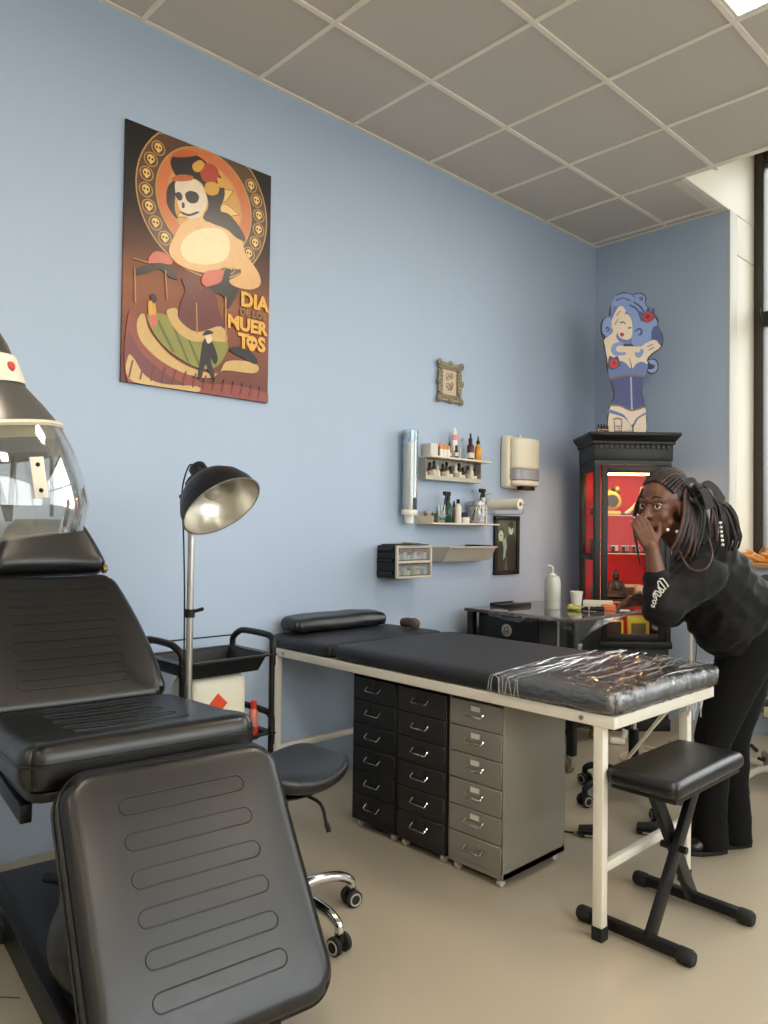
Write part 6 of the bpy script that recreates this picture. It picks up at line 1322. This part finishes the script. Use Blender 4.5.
t0 = PB + side * 0.02 + up * 0.012; t1 = t0 + side * 0.03 + up * 0.022 - out * 0.006; t2 = t1 + side * 0.014 + up * 0.03 - out * 0.014; t3 = t2 + up * 0.022 - out * 0.012
b.capsule(t0, 0.015, t1, 0.012); b.capsule(t1, 0.012, t2, 0.0105); b.capsule(t2, 0.0105, t3, 0.0085); nails.append((t3, (t3 - t2).normalized(), side))
# far arm folded across, hand showing beyond the near elbow
FE = V((-0.225, 0.0, 1.0)); FWr = V((-0.385, -0.135, 1.062))
b.capsule((-0.12, 0.035, 1.21), 0.055, FE, 0.044); b.capsule(FE, 0.044, FWr, 0.028)
fd = (V((-0.47, -0.175, 1.052)) - FWr).normalized(); fs_ = V((0, 0, 1)).cross(fd).normalized(); fs_ = (fs_ * 0.8 + V((0, 0, 0.6))).normalized(); fs_ = (fs_ - fd * fs_.dot(fd)).normalized(); fn = fd.cross(fs_)
for l in (-0.024, -0.008, 0.008, 0.024): b.capsule(FWr + fd * 0.01 + fs_ * l * 0.75, 0.0145, FWr + fd * 0.07 + fs_ * l * 1.1, 0.0115)
for l, L in ((-0.031, 0.055), (-0.0105, 0.068), (0.0105, 0.072), (0.031, 0.064)):
    p0 = FWr + fd * 0.07 + fs_ * l; sg = -1 if fn.z > 0 else 1
    p1 = p0 + fd * L * 0.42 + fs_ * l * 0.1; p2 = p1 + fd * L * 0.32 + fn * sg * 0.01; p3 = p2 + fd * L * 0.22 + fn * sg * 0.013
    b.capsule(p0, 0.0098, p1, 0.009); b.capsule(p1, 0.009, p2, 0.0082); b.capsule(p2, 0.0082, p3, 0.007)
q0 = FWr + fd * 0.025 + fs_ * 0.02; q1 = q0 + fs_ * 0.03 + fd * 0.025; q2 = q1 + fd * 0.03 + fs_ * 0.008
b.capsule(q0, 0.014, q1, 0.0115); b.capsule(q1, 0.0115, q2, 0.009)
body = organic('body', b, 0.0045, SKIN, pe, 5, label='dark brown skin of the face, hands and forearms')
EYEW = mat('eye_white', (236, 232, 226), 0.15, var=0.02); IRIS = mat('eye_iris', (34, 22, 18), 0.1, var=0.1); BROW = mat('brow_hair', (24, 18, 16), 0.7, var=0.2); NAIL = mat('lilac_nail', (196, 172, 200), 0.2, var=0.05)
LOOK = (V((-0.25, -1, -0.02))).normalized()
for s in (-1, 1):
    c = h(0.0745, s * 0.033, 0.004)
    e_ = MB().sphere(c, 0.0145 * HS, 16).build('eye', EYEW, pe); ld = (LOOK * 0.6 + HF * 0.5).normalized()
    MB().sphere(c + ld * 0.0095 * HS, 0.0078 * HS, 12).build('iris', IRIS, e_)
    MB().tube(smoothpath([h(0.083, s * 0.016, 0.0), h(0.0905, s * 0.025, 0.0125), h(0.0875, s * 0.038, 0.014), h(0.073, s * 0.05, 0.004)], 5), 0.0042, 7).build('eyelid', SKIN, e_)
    MB().tube(smoothpath([h(0.083, s * 0.017, -0.003), h(0.0885, s * 0.028, -0.0105), h(0.084, s * 0.041, -0.0095), h(0.073, s * 0.05, 0.002)], 5), 0.0035, 7).build('eyelid', SKIN, e_)
    MB().tube(smoothpath([h(0.0915, s * 0.016, 0.034), h(0.0925, s * 0.032, 0.0425), h(0.078, s * 0.055, 0.037)], 5), [0.003 + 0.0006 * math.sin(k * 0.3) for k in range(11)], 6).build('eyebrow', BROW, pe)
for p, d, o in nails: MB().sphere(p + d * 0.004 + o * 0.0052, (0.0042, 0.0024, 0.007), 10, 0, None, frame((0, 0, 0), d, o.cross(d)).to_3x3().to_4x4()).build('fingernail', NAIL, pe)
# ---- hoodie
HOOD = mat('black_sweatshirt', (12, 12, 13), 0.8, spec=0.3, var=0.12, vscale=40, bump=0.15, bscale=350, sheen=0.04)
def folds(p):
    q = V((p.x * 5 + p.z * 3, p.y * 5, p.z * 9 - p.x * 7))
    n = noise.noise(q) * 0.014 + (0.5 - abs(noise.noise(q * 1.3 + V((3, 1, 5))))) * 0.022 + (0.5 - abs(noise.noise(q * 2.6 + V((7, 2, 5))))) * 0.008 - 0.008
    return n + noise.noise(p * 30) * 0.0015
g = MB()
g.capsule((-0.16, -0.12, 1.235), 0.1, (-0.08, -0.07, 1.145), 0.165); g.capsule((-0.08, -0.07, 1.145), 0.165, (0.05, 0.0, 1.03), 0.165); g.capsule((0.05, 0.0, 1.03), 0.165, (0.12, 0.05, 0.95), 0.15)
g.capsule((-0.01, -0.02, 1.0), 0.155, (0.06, 0.03, 0.925), 0.145)
g.capsule((-0.18, -0.195, 1.175), 0.085, (-0.12, 0.03, 1.19), 0.085)
g.capsule((-0.175, -0.215, 1.17), 0.088, EL + V((0.008, 0, -0.005)), 0.078); cuff = EL.lerp(WR, 0.42)
g.capsule(EL + V((0.008, 0, -0.005)), 0.078, EL.lerp(WR, 0.2) + V((0.008, 0, 0)), 0.064); g.capsule(EL.lerp(WR, 0.2) + V((0.008, 0, 0)), 0.062, cuff, 0.045)
g.capsule((-0.12, 0.035, 1.19), 0.08, FE, 0.07); g.capsule(FE, 0.07, FE.lerp(FWr, 0.5), 0.055)
g.capsule((-0.12, -0.17, 1.29), 0.055, (-0.05, -0.05, 1.27), 0.06); g.capsule((-0.19, -0.2, 1.25), 0.05, (-0.12, -0.17, 1.29), 0.055); g.capsule((-0.08, -0.12, 1.29), 0.05, (-0.035, -0.1, 1.265), 0.05)
hoodie = organic('hoodie', g, 0.009, HOOD, pe, 4, folds)
MB().lathe([(0.041, 0.0), (0.047, 0.008), (0.049, 0.03), (0.044, 0.04), (0.036, 0.036), (0.036, 0.0)], 24, 0, frame(cuff - (WR - EL).normalized() * 0.004, WR - EL), ring=True).build('cuff', HOOD, hoodie)
WHT = mat('white_print', (214, 212, 206), 0.7, var=0.05)
# white lettering squiggles running up the near sleeve
bvh = BVHTree.FromPolygons([v.co.copy() for v in hoodie.data.vertices], [tuple(p.vertices) for p in hoodie.data.polygons])
def on_sleeve(p):
    loc, nn, i_, d_ = bvh.find_nearest(V(p)); return loc + nn * 0.0012
La, Lb = V((-0.448, -0.36, 1.068)), V((-0.375, -0.362, 1.162)); du = (Lb - La).normalized(); dv = V((0.75, 0.0, -0.55)).normalized()
for i in range(7):
    c = La.lerp(Lb, i / 6.0); pts = []
    for q in range(8): a = q * 0.95 + i * 1.9; pts.append(c + du * 0.0075 * math.sin(a) + dv * (0.011 * math.cos(a * (1.0 if i % 2 else 0.5)) + 0.008))
    MB().tube([on_sleeve(p) for p in smoothpath(pts, 3)], 0.0024, 5).build('sleeve_lettering', WHT, hoodie)
# ---- trousers and shoes
TRO = mat('black_trousers', (9, 9, 10), 0.9, spec=0.25, var=0.12, vscale=40, bump=0.12, bscale=400)
def tf(p): return noise.noise(V((p.x * 7, p.y * 7, p.z * 4))) * 0.006 + (0.5 - abs(noise.noise(V((p.x * 4 + p.z * 5, p.y * 6, p.z * 9))))) * 0.006
g = MB()
g.capsule((0.14, 0.05, 0.93), 0.135, (0.2, 0.1, 0.93), 0.14); g.capsule((0.2, 0.07, 0.88), 0.14, (0.15, 0.07, 0.86), 0.12)
g.capsule((0.12, 0.0, 0.88), 0.115, (-0.055, -0.036, 0.48), 0.072); g.capsule((-0.055, -0.036, 0.48), 0.07, (-0.05, -0.004, 0.1), 0.066)
g.capsule((0.2, 0.13, 0.88), 0.115, (0.07, 0.064, 0.46), 0.07); g.capsule((0.07, 0.064, 0.46), 0.066, (0.085, 0.066, 0.1), 0.062)
for x, y in ((-0.05, -0.004), (0.085, 0.066)): g.lathe([(0.072, 0.025), (0.07, 0.12), (0.06, 0.22)], 20, 0, TR(x, y, 0)); 
organic('trousers', g, 0.009, TRO, pe, 4, tf)
for x, y in ((-0.055, -0.006), (0.08, 0.064)):
    sh = organic('shoe', MB().capsule((x + 0.035, y, 0.045), 0.034, (x - 0.035, y - 0.012, 0.045), 0.036).sphere((x - 0.07, y - 0.018, 0.034), (0.04, 0.038, 0.026), 14).sphere((x, y, 0.07), (0.045, 0.04, 0.045), 14), 0.006, BLACK_LEATHER, pe, 2)
    MB().prism([(x + 0.072, y - 0.02), (x + 0.072, y + 0.024), (x + 0.03, y + 0.036), (x - 0.06, y + 0.024), (x - 0.105, y + 0.004), (x - 0.114, y - 0.022), (x - 0.1, y - 0.046), (x - 0.05, y - 0.054), (x + 0.03, y - 0.036)], 0.02, 0, None, 0.0).build('sole', RUBBER, sh, bevel=0.004)
# ---- braided hair
HAIR = mat('braided_hair', (26, 21, 20), 0.55, var=0.35, vscale=60, bump=0.5, bscale=160); HAIR2 = mat('braided_hair_brown', (70, 44, 36), 0.55, var=0.3, vscale=60, bump=0.5, bscale=160)
g = MB(); he(g, -0.04, 0, 0.042, 0.1, 0.084, 0.097); he(g, -0.06, 0, -0.02, 0.075, 0.08, 0.08); he(g, 0.0, 0, 0.078, 0.06, 0.064, 0.043)
cap = organic('hair', g, 0.006, HAIR, pe, 3, lambda p: abs(math.sin((p - HC_).dot(HL) * 260)) * 0.003)
rnd = random.Random(21)
TIE = h(-0.045, 0.1, 0.06)
def skullp(d, k=1.05):   # point on the hair cap in direction d (head frame)
    d = V(d).normalized(); r = 1.0 / math.sqrt((d.x / 0.108) ** 2 + (d.y / 0.09) ** 2 + (d.z / 0.104) ** 2)
    return h(-0.032 + d.x * r * k, d.y * r * k, 0.038 + d.z * r * k)
def braid(pts, r, m): 
    P = smoothpath(pts, 6); rr = [r * (1 + 0.16 * math.sin(i * 1.6)) * (1 if i < len(P) - 6 else 1 - 0.09 * (i - len(P) + 6)) for i in range(len(P))]
    MB().tube(P, rr, 7).build('braid', m, cap)
tied = V((-0.10, 1.0, 0.42)).normalized()
for i in range(13):      # cornrows swept from the hairline to the tie
    t = i / 12; d0 = V((0.88 - 0.25 * abs(t - 0.35), -0.75 + 1.5 * t, 0.62 - 0.45 * max(0, t - 0.55) * 2)).normalized()
    if t < 0.1: d0 = V((0.6, -0.75, 0.5)).normalized()
    pts = [skullp(d0, 1.0)]
    for q in (0.25, 0.5, 0.75, 0.95): d = d0.lerp(tied, q); d = (d + V((-0.25 * math.sin(q * PI), 0, 0.35 * math.sin(q * PI)))).normalized(); pts.append(skullp(d, 1.07 + 0.02 * rnd.random()))
    braid(pts, 0.0075, HAIR if i % 4 else HAIR2)
for i in range(30):      # hanging braids from the tie and the back of the head
    s0 = TIE + V((rnd.uniform(-.03, .05), rnd.uniform(-.015, .03), rnd.uniform(-.03, .03)))
    k = i / 29
    e = V((-0.26 + 0.24 * k + rnd.uniform(-.02, .02), -0.235 + 0.03 * rnd.random() + 0.05 * k, 1.20 + 0.09 * k + rnd.uniform(-.05, .03)))
    m1 = s0.lerp(e, 0.3) + V((0.035 + 0.03 * k, -0.012, 0.02)); m2 = s0.lerp(e, 0.7) + V((0.03 + 0.02 * k, -0.015, 0.0))
    braid([s0, m1, m2, e], 0.0062 + 0.0015 * rnd.random(), HAIR2 if i % 5 == 0 else HAIR)
for i in range(12):      # lower braids falling behind the neck and over the shoulder
    d = V((-0.35 - 0.4 * rnd.random(), 0.9 - 0.12 * i, -0.25)); s0 = skullp(d, 1.0); e = V((-0.28 + 0.02 * i, -0.235 + 0.012 * i, 1.23 - 0.01 * (i % 4)))
    braid([s0, s0.lerp(e, 0.4) + V((0.02, -0.01, 0)), s0.lerp(e, 0.8) + V((0.015, -0.01, 0)), e], 0.0065, HAIR if i % 3 else HAIR2)
for i in range(16):      # braids falling over the ear and the side of the neck
    d = V((0.25 - 0.05 * i, 0.95, 0.05 - 0.02 * i)); s0 = skullp(d, 1.03); e = V((-0.335 + 0.0085 * i + rnd.uniform(-.008, .008), -0.285 + 0.004 * i, 1.245 + rnd.uniform(-.03, .03)))
    braid([skullp(d + V((-0.3, 0, 0.5)), 1.05), s0, s0.lerp(e, 0.4) + V((0.012, -0.02, 0)), s0.lerp(e, 0.75) + V((0.01, -0.022, 0)), e], 0.0062, HAIR if i % 4 else HAIR2)
for i in range(3):       # loose strands beside the far cheek
    s0 = skullp((0.7, -0.7, 0.35 - 0.1 * i), 1.0); e = V((-0.435 + 0.01 * i, -0.20, 1.30 - 0.05 * i)); braid([s0, s0.lerp(e, 0.4) + V((-0.02, 0, 0)), s0.lerp(e, 0.75) + V((-0.012, 0, 0)), e], 0.0045, HAIR)
braid([(-0.30, -0.255, 1.30), (-0.26, -0.30, 1.20), (-0.2, -0.31, 1.20), (-0.16, -0.27, 1.26), (-0.17, -0.24, 1.34)], 0.004, HAIR2)
BOW = mat('grey_black_ribbon', (48, 47, 48), 0.7, var=0.15, vscale=30)
def ribbon(pts, w, wd, m, par):
    P = smoothpath(pts, 5); vs = []; fs = []; n = len(P)
    for i, p in enumerate(P):
        ww = w * (0.45 + 0.55 * math.sin(min(1, (i + 1) / n * 1.3) * PI / 2))
        for sd, th in ((-1, 0.0), (1, 0.0), (1, 0.003), (-1, 0.003)): vs.append(p + wd * sd * ww + V((0, -1, 0)) * th)
    for i in range(n - 1):
        for k in range(4): a, c = i * 4 + k, i * 4 + (k + 1) % 4; fs.append((a, c, c + 4, a + 4))
    fs.append((3, 2, 1, 0)); fs.append(tuple((n - 1) * 4 + k for k in range(4)))
    return MB().add(vs, fs).build('ribbon_tail', m, par)
T0 = TIE + V((0.01, -0.03, 0.02))
bw = MB().sphere(T0, (0.016, 0.014, 0.014), 12).build('bow', BOW, pe)
ribbon([T0, T0 + V((0.02, -0.01, -0.02)), T0 + V((0.035, -0.012, -0.055)), T0 + V((0.045, -0.01, -0.085))], 0.017, V((0.9, 0, 0.45)).normalized(), BOW, bw)
ribbon([T0, T0 + V((0.03, -0.008, 0.012)), T0 + V((0.065, -0.01, -0.015)), T0 + V((0.095, -0.01, -0.06))], 0.015, V((0.5, 0, 0.87)).normalized(), BOW, bw)
ribbon([T0, T0 + V((-0.02, -0.01, 0.02)), T0 + V((-0.045, -0.012, 0.02)), T0 + V((-0.06, -0.01, 0.0))], 0.012, V((0.2, 0, 1)).normalized(), BOW, bw)
PEARL = mat('white_bead', (226, 222, 214), 0.25, var=0.03)
for k in range(6): MB().sphere((-0.128 + 0.002 * k, -0.268, 1.375 - 0.017 * k), 0.0062, 10).build('hair_bead', PEARL, cap)
for p in ((-0.335, -0.275, 1.345), (-0.30, -0.28, 1.338)): MB().sphere(p, 0.007, 10).build('earring', PEARL, pe)
